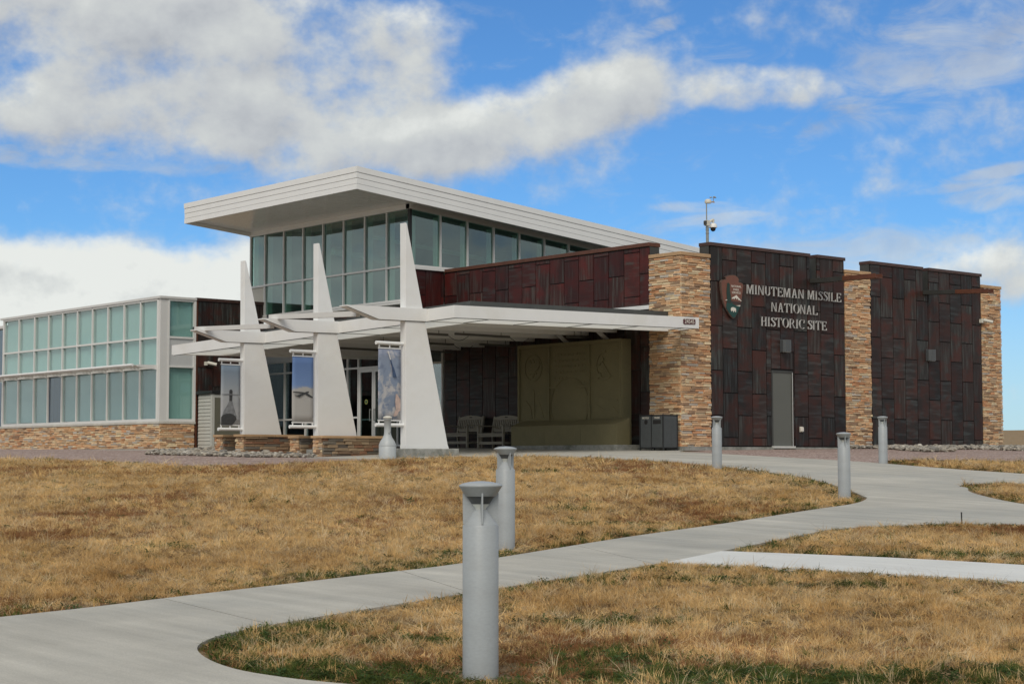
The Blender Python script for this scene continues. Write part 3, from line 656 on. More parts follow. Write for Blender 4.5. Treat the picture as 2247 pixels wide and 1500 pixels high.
MB().hexa([(RX0 + .07, RY0 + .07, za - .699), (RX1, RY0 + .07, zb - .699), (RX1, RY0 + .20, zb - .699), (RX0 + .07, RY0 + .20, za - .699), (RX0 + .07, RY0 + .07, za - .55), (RX1, RY0 + .07, zb - .55), (RX1, RY0 + .20, zb - .55), (RX0 + .07, RY0 + .20, za - .55)]).obj('fascia_return', M['soffit'], roof)
nb = 34; dyb = (RY1 - RY0 - .15) / nb
for k in range(nb):   # narrow soffit boards that run up the slope
    ya = RY0 + .075 + k * dyb; yb = ya + dyb - .012; xa, xb = RX0 + .072, -1.30
    MB().hexa([(xa, ya, zroof(xa) - .57), (xb, ya, zroof(xb) - .57), (xb, yb, zroof(xb) - .57), (xa, yb, zroof(xa) - .57), (xa, ya, zroof(xa) - .54), (xb, ya, zroof(xb) - .54), (xb, yb, zroof(xb) - .54), (xa, yb, zroof(xa) - .54)]).obj('soffit_board', M['soffit'], roof)
# --- dark wall between the office wing and the entrance
dw = MB().box(-4.08, -1.40, 18.93, 19.3, -.05, 5.08).obj('link_wall', M['core'], VC)
panels(dw, '-y', 18.90, [-4.04, -3.42, -2.80, -2.18, -1.56, -1.38], ([1.54, 2.8, 4.0], [.91, 2.16, 3.41]), .02, 5.08, [], [PV], seed=12)
box('coping', -4.11, -1.35, 18.865, 19.33, 5.082, 5.185, M['rustdark'], dw); box('edge_trim', -4.115, -4.045, 18.885, 18.93, 0, 5.08, M['rust'], dw)
MB().box(-1.6, -1.4, 19.302, 21.6, -.05, 4.5).obj('recess_wall', M['core'], VC)
# --- entrance front (x = 0 plane, under the canopy)
ef = MB().box(-.03, .5, 10.47, 21.6, 3.175, 3.60).obj('entrance_front', M['white'], VC)
ys_ = [10.53, 11.7, 12.90, 13.38, 15.12, 15.76, 17.0, 18.31, 19.66, 21.4]
for yy in ys_: vbar(ef, '-x', 0, yy, .055, .08, 3.17)
for a, b in zip(ys_[:-1], ys_[1:]):
    a += .028; b -= .028; hbar(ef, '-x', 0, a, b, 2.755, .06); hbar(ef, '-x', 0, a, b, 3.15, .045); pane(ef, '-x', 0, a, b, 2.785, 3.13, M['glass_entry'])
    if not (13.3 < a and b < 15.2 and b - a > 1.2):
        hbar(ef, '-x', 0, a, b, 1.08, .06); hbar(ef, '-x', 0, a, b, .115, .07); pane(ef, '-x', 0, a, b, .15, 1.05, M['glass_entry']); pane(ef, '-x', 0, a, b, 1.11, 2.725, M['glass_entry'])
for a, b, hy in ((13.41, 14.245, 14.13), (14.255, 15.09, 14.37)):
    dd = MB().box(-.01, .05, a, a + .09, .1, 2.72).box(-.01, .05, b - .09, b, .1, 2.72).box(-.01, .05, a + .09, b - .09, 2.60, 2.72).box(-.01, .05, a + .09, b - .09, .1, .30).obj('entrance_door', M['frame'], ef)
    dd.name = 'entrance_door'; 
    pane(ef, '-x', 0, a + .09, b - .09, .30, 2.60, M['glass_entry'], off=.015)
    box('push_bar', .03, .06, a + .09, b - .09, .98, 1.03, M['frame'], ef)
    hd = MB().tube((-.08, hy, .95), (-.08, hy, 1.35), .014).tube((-.08, hy, .97), (0, hy, .97), .012).tube((-.08, hy, 1.33), (0, hy, 1.33), .012).obj('pull_handle', M['galv'], ef)
MB().tube((.010, 14.69, 1.60), (.014, 14.69, 1.60), .085, 20).obj('door_decal', mat('decal_olive', (.30, .32, .09), .6), ef)
MB().tube((.004, 14.69, 1.60), (.0095, 14.69, 1.60), .045, 20).obj('door_decal', M['green'], ef)
# rooms behind the glass
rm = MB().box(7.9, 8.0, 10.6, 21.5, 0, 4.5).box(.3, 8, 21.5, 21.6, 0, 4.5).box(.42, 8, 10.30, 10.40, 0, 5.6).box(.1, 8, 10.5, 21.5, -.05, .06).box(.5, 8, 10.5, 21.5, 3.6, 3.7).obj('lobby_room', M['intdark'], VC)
box('reception_desk', 4, 4.8, 12.5, 16, .06, 1.1, M['column'], rm)

# --- office wing
XL, Y5 = -5.474, 18.90
ow = MB().box(XL + .25, -1.62, Y5 + .25, 31.25, .9, 5.0).obj('office_wing', M['intwall'], VC, origin=(XL, Y5, 0))
stb = MB().box(XL + .05, -4.16, Y5 + .05, 31.3, -.3, .86).obj('stone_base', M['core'], VC, origin=(XL, Y5, -.3))
stone_face(stb, (XL, Y5, -.06), '-x', 31.32 - Y5, .92, STONES, 51); stone_face(stb, (XL, Y5, -.06), '-y', 1.33, .92, STONES, 52)
for k in range(8):
    a = Y5 - .05 + k * 1.56; box('sill_stone', XL - .06, XL + .12, a, min(a + 1.55, 31.36), .865, .945, M['sill'], stb, bevel=.008)
box('sill_stone', XL + .122, XL + .70, Y5 - .06, Y5 + .12, .865, .945, M['sill'], stb, bevel=.008); box('sill_stone', XL + .706, XL + 1.36, Y5 - .06, Y5 + .12, .865, .945, M['sill'], stb, bevel=.008)
wy = [19.06, 20.26, 21.42, 22.60, 23.76, 24.92, 26.09, 27.23, 28.41, 29.75, 31.10]
for i, yy in enumerate(wy):
    vbar(ow, '-x', XL, yy, .06 if 0 < i < 10 else .10, .95, 5.06)
for i in range(10):
    a, b = wy[i] + .03, wy[i + 1] - .03
    for z, h in ((.99, .085), (2.76, .07), (3.772, .065), (5.05, .06)): hbar(ow, '-x', XL, a, b, z, h)
    blue = (i == 6)
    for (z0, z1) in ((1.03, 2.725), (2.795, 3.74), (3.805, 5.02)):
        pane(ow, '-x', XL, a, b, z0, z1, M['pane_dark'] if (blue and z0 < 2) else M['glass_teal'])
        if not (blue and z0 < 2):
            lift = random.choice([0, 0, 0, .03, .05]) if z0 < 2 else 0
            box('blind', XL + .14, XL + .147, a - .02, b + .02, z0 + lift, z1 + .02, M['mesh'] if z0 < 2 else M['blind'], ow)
        else: box('room_back', XL + .20, XL + .24, a, b, z0, z1, M['intdark'], ow)
cp = MB().box(XL - .01, XL + .27, Y5 - .01, Y5 + .11, .947, 5.08).obj('corner_post', M['corner_post'], ow)
box('coping', XL - .06, XL + .12, Y5 - .06, 31.36, 5.085, 5.165, M['corner_post'], ow); box('coping', XL + .122, -4.12, Y5 - .06, Y5 + .12, 5.085, 5.165, M['corner_post'], ow)
for xx, w_ in ((-5.17, .06), (-4.165, .09)): vbar(ow, '-y', Y5, xx, w_, .95, 5.08)
for z, h in ((.99, .085), (2.80, .06), (3.785, .07), (5.05, .06)): hbar(ow, '-y', Y5, -5.14, -4.21, z, h)
for (z0, z1) in ((1.03, 2.77), (3.82, 5.02)):
    pane(ow, '-y', Y5, -5.14, -4.21, z0, z1, M['glass_teal']); box('blind', -5.16, -4.19, Y5 + .14, Y5 + .147, z0, z1 + .02, M['blind'], ow)
box('spandrel', -5.14, -4.21, Y5 + .01, Y5 + .05, 2.83, 3.75, M['grey_panel'], ow)
rf_ = MB().box(XL + .1, -1.4, Y5 + .13, 31.3, 5.0, 5.09).obj('flat_roof', M['roofing'], ow)
# lower wing beyond
lw = MB().box(-5.15, 0, 31.34, 40, -.2, 4.80).obj('far_wing', M['intwall'], VC)
box('coping', -5.25, -5.0, 31.34, 40, 4.81, 4.92, M['corner_post'], lw)
for k in range(4):
    a = 31.4 + k * 1.2; vbar(lw, '-x', -5.2, a, .06, .9, 4.8)
    for z0, z1 in ((1.0, 2.7), (2.8, 4.75)): pane(lw, '-x', -5.2, a + .03, a + 1.17, z0, z1, M['pane_dark'], off=.01)
# sunshade over the lower windows
ss = MB().tube((-6.3, 19.28, 2.825), (-6.3, 31.3, 2.815), .045, 14).obj('sunshade', M['white'], VC)
for i, yy in enumerate(wy[:-1] + [30.95]):
    MB().prism([(XL - .03, 2.84), (XL - .03, 2.68), (-6.26, 2.77), (-6.26, 2.83)], 'y', yy + .0 - .012, yy + .012).obj('bracket', M['frame'], ss)
for k in range(5):
    x_ = XL - .12 - k * .135; zz = 2.80 - .0 * k
    MB().prism([(x_ - .045, zz + .025), (x_ - .04, zz + .032), (x_ + .045, zz - .018), (x_ + .04, zz - .025)], 'y', 19.3, 31.0).obj('blade', M['frame'], ss)
flush_stones(300, 'small_stones')

# ------------------------------------------------------------------ entrance canopy
def zc(x, y): return 3.49 + .0176 * x - .0218 * (y + .73)
CX0, CX1, CY0, CY1 = -8.582, -.06, -.728, 12.68
can = empty('entrance_canopy', (-4.3, 6, 3.0), 'wide white entrance canopy with translucent edge panels and dark roof curb', 'canopy')
def slab(name, x0, x1, y0, y1, lo, hi, m, parent=can):
    v = [(x0, y0), (x1, y0), (x1, y1), (x0, y1)]
    return MB().hexa([(x, y, zc(x, y) + lo) for x, y in v] + [(x, y, zc(x, y) + hi) for x, y in v]).obj(name, m, parent)
slab('fascia', CX0, CX1, CY0, CY0 + .09, -.30, 0, M['white']); slab('fascia', CX0, CX0 + .09, CY0 + .091, CY1 - .091, -.30, 0, M['white'])
slab('fascia', CX0, CX1, CY1 - .09, CY1, -.28, 0, M['white']); slab('fascia', CX1 - .09, CX1, CY0 + .091, -.04, -.30, 0, M['white'])
slab('shadow_reveal', CX0 + .01, CX1, CY0 + .01, CY0 + .04, -.312, -.3005, M['dark_curb']); slab('shadow_reveal', CX0 + .01, CX0 + .04, CY0 + .041, CY1 - .1, -.312, -.3005, M['dark_curb'])  # dark strips that paint in the shadow line below the fascia
BX, BY, BY2 = -7.12, .46, 11.5
xj = [CX0 + .1, -7.37, -5.73, -3.89, -2.2, -.5, CX1 - .1]
for a, b in zip(xj[:-1], xj[1:]): slab('edge_panel', a + .012, b - .012, CY0 + .1, (BY - .06) if a < -.6 else -.08, -.288, -.262, M['acrylic'])
yj = [BY + .06] + [BY + .06 + 1.84 * k for k in range(1, 6)] + [11.42]
for a, b in zip(yj[:-1], yj[1:]): slab('edge_panel', CX0 + .1, BX - .06, a + .012, b - .012, -.288, -.262, M['acrylic'])
for a in xj[1:-1]: slab('joint_bar', a - .02, a + .02, CY0 + .095, (BY - .055) if a < -.6 else -.08, -.300, -.289, M['dark_curb'])
for a in yj[1:-1]: slab('joint_bar', CX0 + .095, BX - .055, a - .02, a + .02, -.300, -.289, M['dark_curb'])
xk = [CX0 + .1, -6.9, -5.2, -3.5, -1.8, -.15]
for a, b in zip(xk[:-1], xk[1:]): slab('edge_panel', a + .012, b - .012, BY2 + .06, CY1 - .1, -.27, -.245, M['acrylic'])
slab('inner_beam', CX0 + .09, CX1 - .02, BY - .05, BY + .05, -.285, -.03, M['white']); slab('inner_beam', BX - .05, BX + .05, BY + .051, BY2 - .051, -.285, -.03, M['white']); slab('inner_beam', CX0 + .09, CX1, BY2 - .05, BY2 + .05, -.27, -.03, M['white'])
slab('soffit', BX + .05, -.01, BY + .05, BY2 - .05, -.035, .0, M['white'])
slab('soffit', BX + .05, -.01, BY2 + .051, CY1 - .11, -.03, .0, M['white'])
box('porch_ceiling', -1.32, -.02, CY1 + .02, 18.85, 3.44, 3.48, M['white'], can)
for k in range(9): y_ = 1.35 + k * 1.18; slab('soffit_beam', BX + .06, -.04, y_ - .05, y_ + .05, -.16, -.037, M['white'])
slab('roof_curb', BX, -.03, BY, BY2, .001, .27, M['dark_curb'])
FINY = [.333, 4.063, 7.600]; TIPX = [-10.978, -10.883, -10.75]; FTOP = [5.385, 5.24, 5.10]
for k, fy in enumerate(FINY):
    tx = TIPX[k]; bx_ = tx + .95; ya, yb = fy, fy + .302
    def zq(x, lo): return zc(x, fy) + lo
    poly = [(tx, zq(tx, .01)), (CX0 - .002, zq(CX0, .004)), (CX0 - .002, zq(CX0, -.304)), (bx_, zq(bx_, -.30)), (tx, zq(tx, -.015))]
    MB().prism(poly, 'y', ya, yb).obj('arm', M['white'], can)
    for y_ in (ya - .001,): MB().prism([(tx + .02, zq(tx, -.028)), (bx_ - .01, zq(bx_, -.303)), (bx_, zq(bx_, -.309)), (tx + .02, zq(tx, -.034))], 'y', y_, y_ + .022).obj('shadow_reveal', M['dark_curb'], can)
    MB().prism([(bx_, zq(bx_, -.301)), (CX0 - .004, zq(CX0, -.305)), (CX0 - .004, zq(CX0, -.316)), (bx_, zq(bx_, -.312))], 'y', ya + .004, ya + .03).obj('shadow_reveal', M['dark_curb'], can)  # same painted shadow line carried on below the arm
# spars that bridge from one arm to the next
for (ya, za0, za1, yb, zb0, zb1) in ((4.47, 3.336, 3.222, .66, 3.185, 3.052), (8.16, 3.245, 3.130, 4.39, 3.105, 2.985)):
    x_ = -10.42
    MB().hexa([(x_ - .06, yb, zb1), (x_ + .06, yb, zb1), (x_ + .06, ya, za1), (x_ - .06, ya, za1), (x_ - .06, yb, zb0), (x_ + .06, yb, zb0), (x_ + .06, ya, za0), (x_ - .06, ya, za0)]).obj('spar', M['pink'], can)
    box('spar_end', x_ - .063, x_ + .063, ya + .002, ya + .09, za1 - .003, za0 + .002, M['black'], can)
for y_ in (4.5, 2.8):   # struts that carry the wash lights over the relief wall
    MB().hexa([(-.62, y_ - .06, 3.30), (-.56, y_ + .06, 3.30), (-.10, y_ + .02, 2.98), (-.14, y_ - .10, 2.98), (-.62, y_ - .06, 3.42), (-.56, y_ + .06, 3.42), (-.10, y_ + .02, 3.09), (-.14, y_ - .10, 3.09)]).obj('strut', M['pink'], can)
# fins
flabels = ['tall white tapering fin column on bare concrete block beside the dark benches', 'white tapering fin column with the aircraft banner, middle of the three', 'white tapering fin column with the submarine banner, smallest of the three']
for k, fy in enumerate(FINY):
    f_ = empty('fin_column', (-8.6, fy + .13, g1(-8.6, fy)), flabels[k], 'column', 'white fin columns carrying the canopy')
    zt_ = FTOP[k]; zb_ = -.085
    pl = [(-9.203, zb_), (-7.885, zb_), (-9.185, zt_ - .012), (-9.235, zt_)]
    MB().prism(pl, 'y', fy + .03, fy + .245).obj('fin', M['white'], f_, bevel=.006)
    MB().prism([(-9.203 - .004, zb_ - .002), (-7.88, zb_ - .002), (-7.905, zb_ + .075), (-9.207, zb_ + .075)], 'y', fy + .024, fy + .251).obj('base_plate', M['white'], f_)
    if k == 0: box('concrete_block', -9.42, -7.72, fy - .19, fy + .46, -.45, -.087, M['conc_old'], f_, bevel=.015)
    else: box('concrete_block', -9.35, -7.8, fy - .06, fy + .33, -.5, -.087, M['conc_old'], f_)
# linear tube lights slung under the soffit with sagging cables
tl = 0
tubedata = [(4.15, -6.4, -4.9), (4.05, -4.7, -2.75), (3.6, -.95, -.1), (7.1, -5.2, -3.9), (7.0, -4.9 + 1.3, -2.4), (6.85, -1.5, -.2), (9.6, -5.0, -2.6), (9.6, -2.2, -.4)]
tlab = ['dark tube light under the canopy nearest the tall fin', 'long dark tube light under the canopy left of the struts', 'dark tube light under the canopy nearest the stone pillar', 'dark tube light under the canopy behind the middle fin top', 'dark tube light in the middle row under the canopy', 'dark tube light in the middle row against the dark wall', 'dark tube light in the rear row under the canopy, outer one', 'dark tube light in the rear row under the canopy, inner one']
for (y_, xa, xb), lb in zip(tubedata, tlab):
    z_ = zc((xa + xb) / 2, y_) - .225
    o = MB().box(xa, xb, y_ - .045, y_ + .045, z_ - .03, z_ + .03).obj('tube_light', M['tubegrey']); tag(o, lb, 'light', 'tube lights under the canopy')
    MB().tube((xa + .3, y_, z_ + .03), (xa + .3, y_, z_ + .21), .01, 6).tube((xb - .3, y_, z_ + .03), (xb - .3, y_, z_ + .21), .01, 6).obj('hanger', M['tubegrey'], o)
    mb = MB(); n_ = 8
    for i in range(n_):
        s0, s1 = i / n_, (i + 1) / n_
        mb.tube((xb + .75 * s0, y_, z_ - .14 * math.sin(math.pi * s0)), (xb + .75 * s1, y_, z_ - .14 * math.sin(math.pi * s1)), .008, 5)
    if xb < -.8: mb.obj('cable', M['black'], o)

# ------------------------------------------------------------------ banners on the fins
def print_mat(name, stops, cloud, cloud_z, amount, scale=3.0, dark=None):
    """printed cloth: vertical colour run plus printed clouds"""
    m = bpy.data.materials.new(name); m.use_nodes = True; t = NT(m.node_tree); p = t.n['Principled BSDF']
    tc = t.node('ShaderNodeTexCoord'); v = tc.outputs['Object']; sp = t.node('ShaderNodeSeparateXYZ'); t.l.new(v, sp.inputs[0])
    h = t.m('DIVIDE', sp.outputs[2], 1.77)
    col = t.ramp(h, stops)
    n = t.noise(v, scale, 6, .6, .4); edge = t.m('ADD', n, t.m('MULTIPLY', t.m('SUBTRACT', cloud_z, h), amount))
    col = t.mix(t.smooth(edge, .46, .62), col, cloud)
    if dark: col = t.mix(t.smooth(t.noise(t.vmul(v, (1, 1, 1.6)), 4.2, 5, .55), .52, .66), col, dark)
    t.l.new(col, p.inputs['Base Color']); p.inputs['Roughness'].default_value = .75; return m
BM = [print_mat('missile_launch_print', [(0, (.20, .23, .27)), (.4, (.19, .24, .33)), (.8, (.22, .27, .36)), (1, (.23, .25, .33))], (.45, .44, .44), .5, .12, 3.4, (.155, .195, .28)),
      print_mat('aircraft_print', [(0, (.36, .37, .38)), (.42, (.36, .37, .37)), (.55, (.15, .245, .46)), (1, (.10, .18, .38))], (.40, .39, .37), .50, 4.0, 3.0),
      print_mat('submarine_print', [(0, (.24, .26, .28)), (.45, (.38, .40, .41)), (.62, (.30, .34, .38)), (1, (.15, .22, .30))], (.38, .39, .40), .40, 1.6, 3.0)]
INK = {'dark': mat('ink_dark_grey', (.045, .048, .05), .7, var=.3, scale=12), 'mid': mat('ink_mid_grey', (.20, .21, .22), .7, var=.4, scale=10), 'white': mat('ink_white', (.62, .62, .6), .7), 'blue': mat('ink_blue', (.045, .08, .16), .7, var=.3, scale=9), 'peach': mat('ink_peach', (.50, .38, .33), .7, var=.3, scale=9)}
prints = [
    [('white', [(2008, 235), (2020, 232), (2046, 325), (2036, 330)], (1915, 195, 240, 805)), ('blue', [(2036, 330), (2047, 328), (2066, 395), (2082, 430), (2108, 522), (2070, 520), (2056, 420)], (1915, 195, 240, 805)), ('peach', [(2072, 945), (2086, 905), (2100, 870), (2092, 790), (2098, 715), (2110, 698), (2130, 735), (2148, 760), (2150, 880), (2128, 900), (2118, 930), (2095, 950)], (1915, 195, 240, 805))],
    [('dark', [(998, 675), (1116, 680), (1128, 697), (1000, 685)], (995, 285, 220, 727)), ('dark', [(1030, 720), (1075, 705), (1110, 688), (1148, 672), (1167, 670), (1160, 686), (1120, 706), (1080, 724), (1062, 737), (1052, 724)], (995, 285, 220, 727)), ('dark', [(1122, 692), (1150, 690), (1182, 712), (1208, 727), (1204, 742), (1170, 728), (1138, 711)], (995, 285, 220, 727)), ('dark', [(1012, 716), (1060, 715), (1080, 726), (1072, 735), (1020, 722)], (995, 285, 220, 727))],
    [('dark', [(706, 340), (704, 150), (712, 125), (735, 115), (758, 126), (766, 150), (762, 340)], (545, -381, 370, 1200)), ('mid', [(552, 207), (704, 203), (766, 206), (908, 215), (908, 222), (766, 224), (704, 222), (552, 215)], (545, -381, 370, 1200)),
     ('mid', [(704, 341), (660, 430), (600, 530), (560, 640), (850, 640), (800, 480), (763, 341)], (545, -381, 370, 1200)), ('dark', [(548, 810), (548, 655), (590, 610), (650, 590), (720, 582), (780, 600), (830, 640), (850, 690), (800, 760), (760, 810)], (545, -381, 370, 1200))]]
blabel = ['cloth banner printed with a rising missile over clouds, on the tallest fin', 'cloth banner printed with a bomber against blue sky, on the middle fin', 'cloth banner printed with a grey submarine, on the smallest fin']
for k, (by_, z0, z1, xa) in enumerate(((.47, .575, 2.335, -9.95), (4.20, .588, 2.315, -9.925), (7.74, .575, 2.25, -9.88))):
    b = empty('banner', (-9.2, by_, z0 - .1), blabel[k], 'banner', 'printed banners on the fins'); xb = -9.285
    n_ = 8; mb = MB(); vs = []
    for j in range(n_ + 1):
        for i in range(7):
            s = i / 6; t_ = j / n_; vs.append((xa + (xb - xa) * s, by_ + .012 * math.sin(3 * s + 2 * t_ + k) * math.sin(math.pi * t_), z0 + (z1 - z0) * t_))
    mb.add(vs, [(j * 7 + i, j * 7 + i + 1, j * 7 + i + 8, j * 7 + i + 7) for j in range(n_) for i in range(6)], 0, True)
    cl_ = mb.obj('cloth', BM[k], b, origin=(xa, by_, z0), fix=False)
    sm_ = cl_.modifiers.new('t', 'SOLIDIFY'); sm_.thickness = .004
    for j, (ink, poly, (ox, oy, w_, h_)) in enumerate(prints[k]):
        pp = [(xa + (xb - xa) * (x - ox) / w_, z1 - (z1 - z0) * (y - oy) / h_) for x, y in poly]
        MB().prism(pp, 'y', by_ - .020 - .0015 * j, by_ - .0165 - .0015 * j).obj('print', INK[ink], cl_)
    for zz, sg in ((z1 + .105, -1), (z0 - .10, 1)):
        MB().tube((xa - .075, by_, zz), (-9.19, by_, zz), .045, 16).obj('arm', M['white'], b)
        MB().box(xa - .01, xb + .01, by_ - .01, by_ + .01, zz + sg * .115 - .02, zz + sg * .115 + .005).obj('clamp_bar', M['white'], b)
        m_ = MB()
        for s in (.03, .5, .97): x_ = xa + (xb - xa) * s; m_.box(x_ - .012, x_ + .012, by_ - .012, by_ + .012, min(zz, zz + sg * .10), max(zz, zz + sg * .10))
        m_.obj('clip', M['white'], b)

# ------------------------------------------------------------------ stone seat walls either side of the fins
seats = [(3.50, 3.93, -9.45, -7.60, -.36, .188, 'stone seat wall with tan cap in front of the middle fin'), (7.05, 7.46, -9.56, -7.74, -.30, .262, 'stone seat wall with tan cap in front of the smallest fin'),
         (4.55, 4.98, -9.45, -7.60, -.34, .195, 'stone seat wall behind the middle fin, mostly hidden by the nearer wall'), (8.10, 8.52, -9.56, -7.74, -.28, .262, 'stone seat wall behind the smallest fin, its left end by the shed')]
for k, (y0, y1, x0, x1, z0, z1, lb) in enumerate(seats):
    s_ = MB().box(x0 + .06, x1 - .04, y0 + .06, y1 - .04, z0, z1).obj('stone_seat_wall', M['core']); tag(s_, lb, 'seat wall', 'stone seat walls by the fins')
    if k < 2: stone_face(s_, (x0, y0, z0), '-y', x1 - x0, z1 - z0, DARKSTONES, 71 + k, (.06, .11), (.18, .55), .05)
    stone_face(s_, (x0, y0 + .03, z0), '-x', y1 - y0 - .04, z1 - z0, STONES, 81 + k, (.045, .08), (.10, .3), .03)
    if k >= 2: stone_face(s_, (x0, y0, z0), '-y', x1 - x0, z1 - z0, DARKSTONES, 91 + k, (.06, .11), (.18, .55), .05)
    mid = x0 + .95
    for a, b in ((x0 - .07, mid), (mid + .006, x1 + .07)): box('cap', a, b, y0 - .06, y1 + .03, z1 + .002, z1 + .07, M['tan'], s_, bevel=.008)
    flush_stones(300, 'small_stones')

# ------------------------------------------------------------------ relief wall
mo = empty('relief_monument', (-.45, 4, -.1), 'olive cast relief wall with seal, text and hammer and sickle, on a low plinth', 'monument')
Ym0, Ym1, Xm = 1.932, 6.35, -.40
box('footing', -1.02, -.035, 1.5, 6.62, -.4, .055, M['conc_old'], mo, bevel=.01)
wallb = MB().box(Xm, -.005, Ym0, Ym1, .056, 3.05).obj('wall', M['monu'], mo, bevel=.02)
for a, b in ((1.62, 3.1), (3.108, 4.62), (4.628, 6.12)):
    MB().prism([(-.90, .056), (-.90, .625), (-.86, .645), (Xm - .002, .80), (Xm - .002, .056)], 'y', a, b).obj('plinth_block', M['monu'], mo)
m_ = MB()
for (a, b, c, d) in ((1.93, 6.35, 2.96, 3.05), (6.27, 6.35, .80, 2.96), (4.93, 5.01, .80, 2.96), (3.20, 3.28, .80, 2.96), (1.94, 1.985, .80, 2.96), (3.281, 4.929, 1.72, 1.775)): m_.box(Xm - .05, Xm - .001, a, b, c, d)
m_.obj('frame', M['monu'], wallb)
def ringx(cy, cz, ry, rz, w, x0, x1, n=32, a0=0, a1=2 * math.pi):
    mb = MB(); full = abs(a1 - a0) > 6.2
    for i in range(n):
        t0 = a0 + (a1 - a0) * i / n; t1 = a0 + (a1 - a0) * (i + 1) / n
        q = [(cy + (ry - s) * math.cos(t), cz + (rz - s) * math.sin(t)) for t, s in ((t0, 0), (t1, 0), (t1, w), (t0, w))]; mb.prism(q, 'x', x0, x1)
    return mb
ringx(5.68, 2.36, .395, .40, .028, Xm - .022, Xm - .002).obj('seal', M['monu'], wallb)
m_ = MB(); m_.prism([(5.68 + a, 2.36 + b) for a, b in ((0, .26), (.06, .2), (.05, .12), (.14, .24), (.27, .22), (.3, .1), (.2, -.06), (.1, -.1), (.16, -.2), (.05, -.16), (.0, -.3), (-.05, -.16), (-.16, -.2), (-.1, -.1), (-.2, -.06), (-.3, .1), (-.27, .22), (-.14, .24), (-.05, .12), (-.06, .2))], 'x', Xm - .02, Xm - .001); m_.obj('eagle', M['monu'], wallb)
m_ = MB(); r = random.Random(3)
for row in range(5):
    z_ = 2.70 - row * .17; y_ = 4.80; end = 3.45 if row < 4 else 4.2
    while y_ > end:
        L = r.uniform(.06, .17); m_.box(Xm - .016, Xm - .001, max(y_ - L, end - .02), y_, z_ - .028, z_ + .028); y_ -= L + .03
y_ = 4.35
while y_ > 3.4: L = r.uniform(.06, .14); m_.box(Xm - .016, Xm - .001, y_ - L, y_, 1.86, 1.91); y_ -= L + .03
m_.obj('inscription', M['monu'], wallb)
hs = ringx(2.60, 2.33, .40, .42, .07, Xm - .025, Xm - .002, 22, R(-130), R(95)); hs.prism([(2.88, 1.95), (2.95, 2.0), (2.80, 2.12), (2.74, 2.06)], 'x', Xm - .024, Xm - .001)
hs.prism([(2.36, 2.00), (2.42, 1.95), (2.80, 2.45), (2.74, 2.50)], 'x', Xm - .03, Xm - .003).prism([(2.62, 2.48), (2.70, 2.56), (2.90, 2.42), (2.84, 2.32)], 'x', Xm - .034, Xm - .004)
hs.obj('hammer_and_sickle', M['monu'], wallb)
gl = MB(); gl.add([(Xm - .001, 4.09, 1.22)] + [(Xm - .16 * math.cos(.5 * math.pi * rr), 4.09 + .80 * rr * math.cos(t), 1.22 + .80 * rr * math.sin(t)) for rr in (.3, .55, .75, .9, 1.0) for t in [2 * math.pi * i / 36 for i in range(36)]], [(0, 1 + i, 1 + (i + 1) % 36) for i in range(36)] + [(1 + k * 36 + i, 1 + k * 36 + (i + 1) % 36, 1 + (k + 1) * 36 + (i + 1) % 36, 1 + (k + 1) * 36 + i) for k in range(4) for i in range(36)], 0, True)
gl.v[0] = (Xm - .16, 4.09, 1.22)
glo = gl.obj('globe', M['monu'], wallb)
ringx(4.09, 1.22, .815, .815, .02, Xm - .022, Xm - .002, 40).obj('globe_rim', M['monu'], wallb)
MB().prism([(5.70, .86), (5.70, 1.55), (5.66, 1.72), (5.62, 1.55), (5.62, .86)], 'x', Xm - .02, Xm - .001).prism([(5.2, .86), (5.4, 1.35), (5.55, 1.25), (5.6, .86)], 'x', Xm - .015, Xm - .001).prism([(5.72, .86), (5.8, 1.2), (6.0, 1.4), (6.2, 1.1), (6.24, .86)], 'x', Xm - .016, Xm - .001).obj('missile_relief', M['monu'], wallb)
MB().prism([(2.0, .9), (2.3, 1.15), (2.6, 1.05), (2.95, 1.22), (3.15, .95), (3.15, .88), (2.0, .86)], 'x', Xm - .016, Xm - .001).prism([(2.1, 1.3), (2.5, 1.36), (2.9, 1.42), (2.9, 1.45), (2.5, 1.40), (2.1, 1.34)], 'x', Xm - .014, Xm - .001).obj('landscape_relief', M['monu'], wallb)

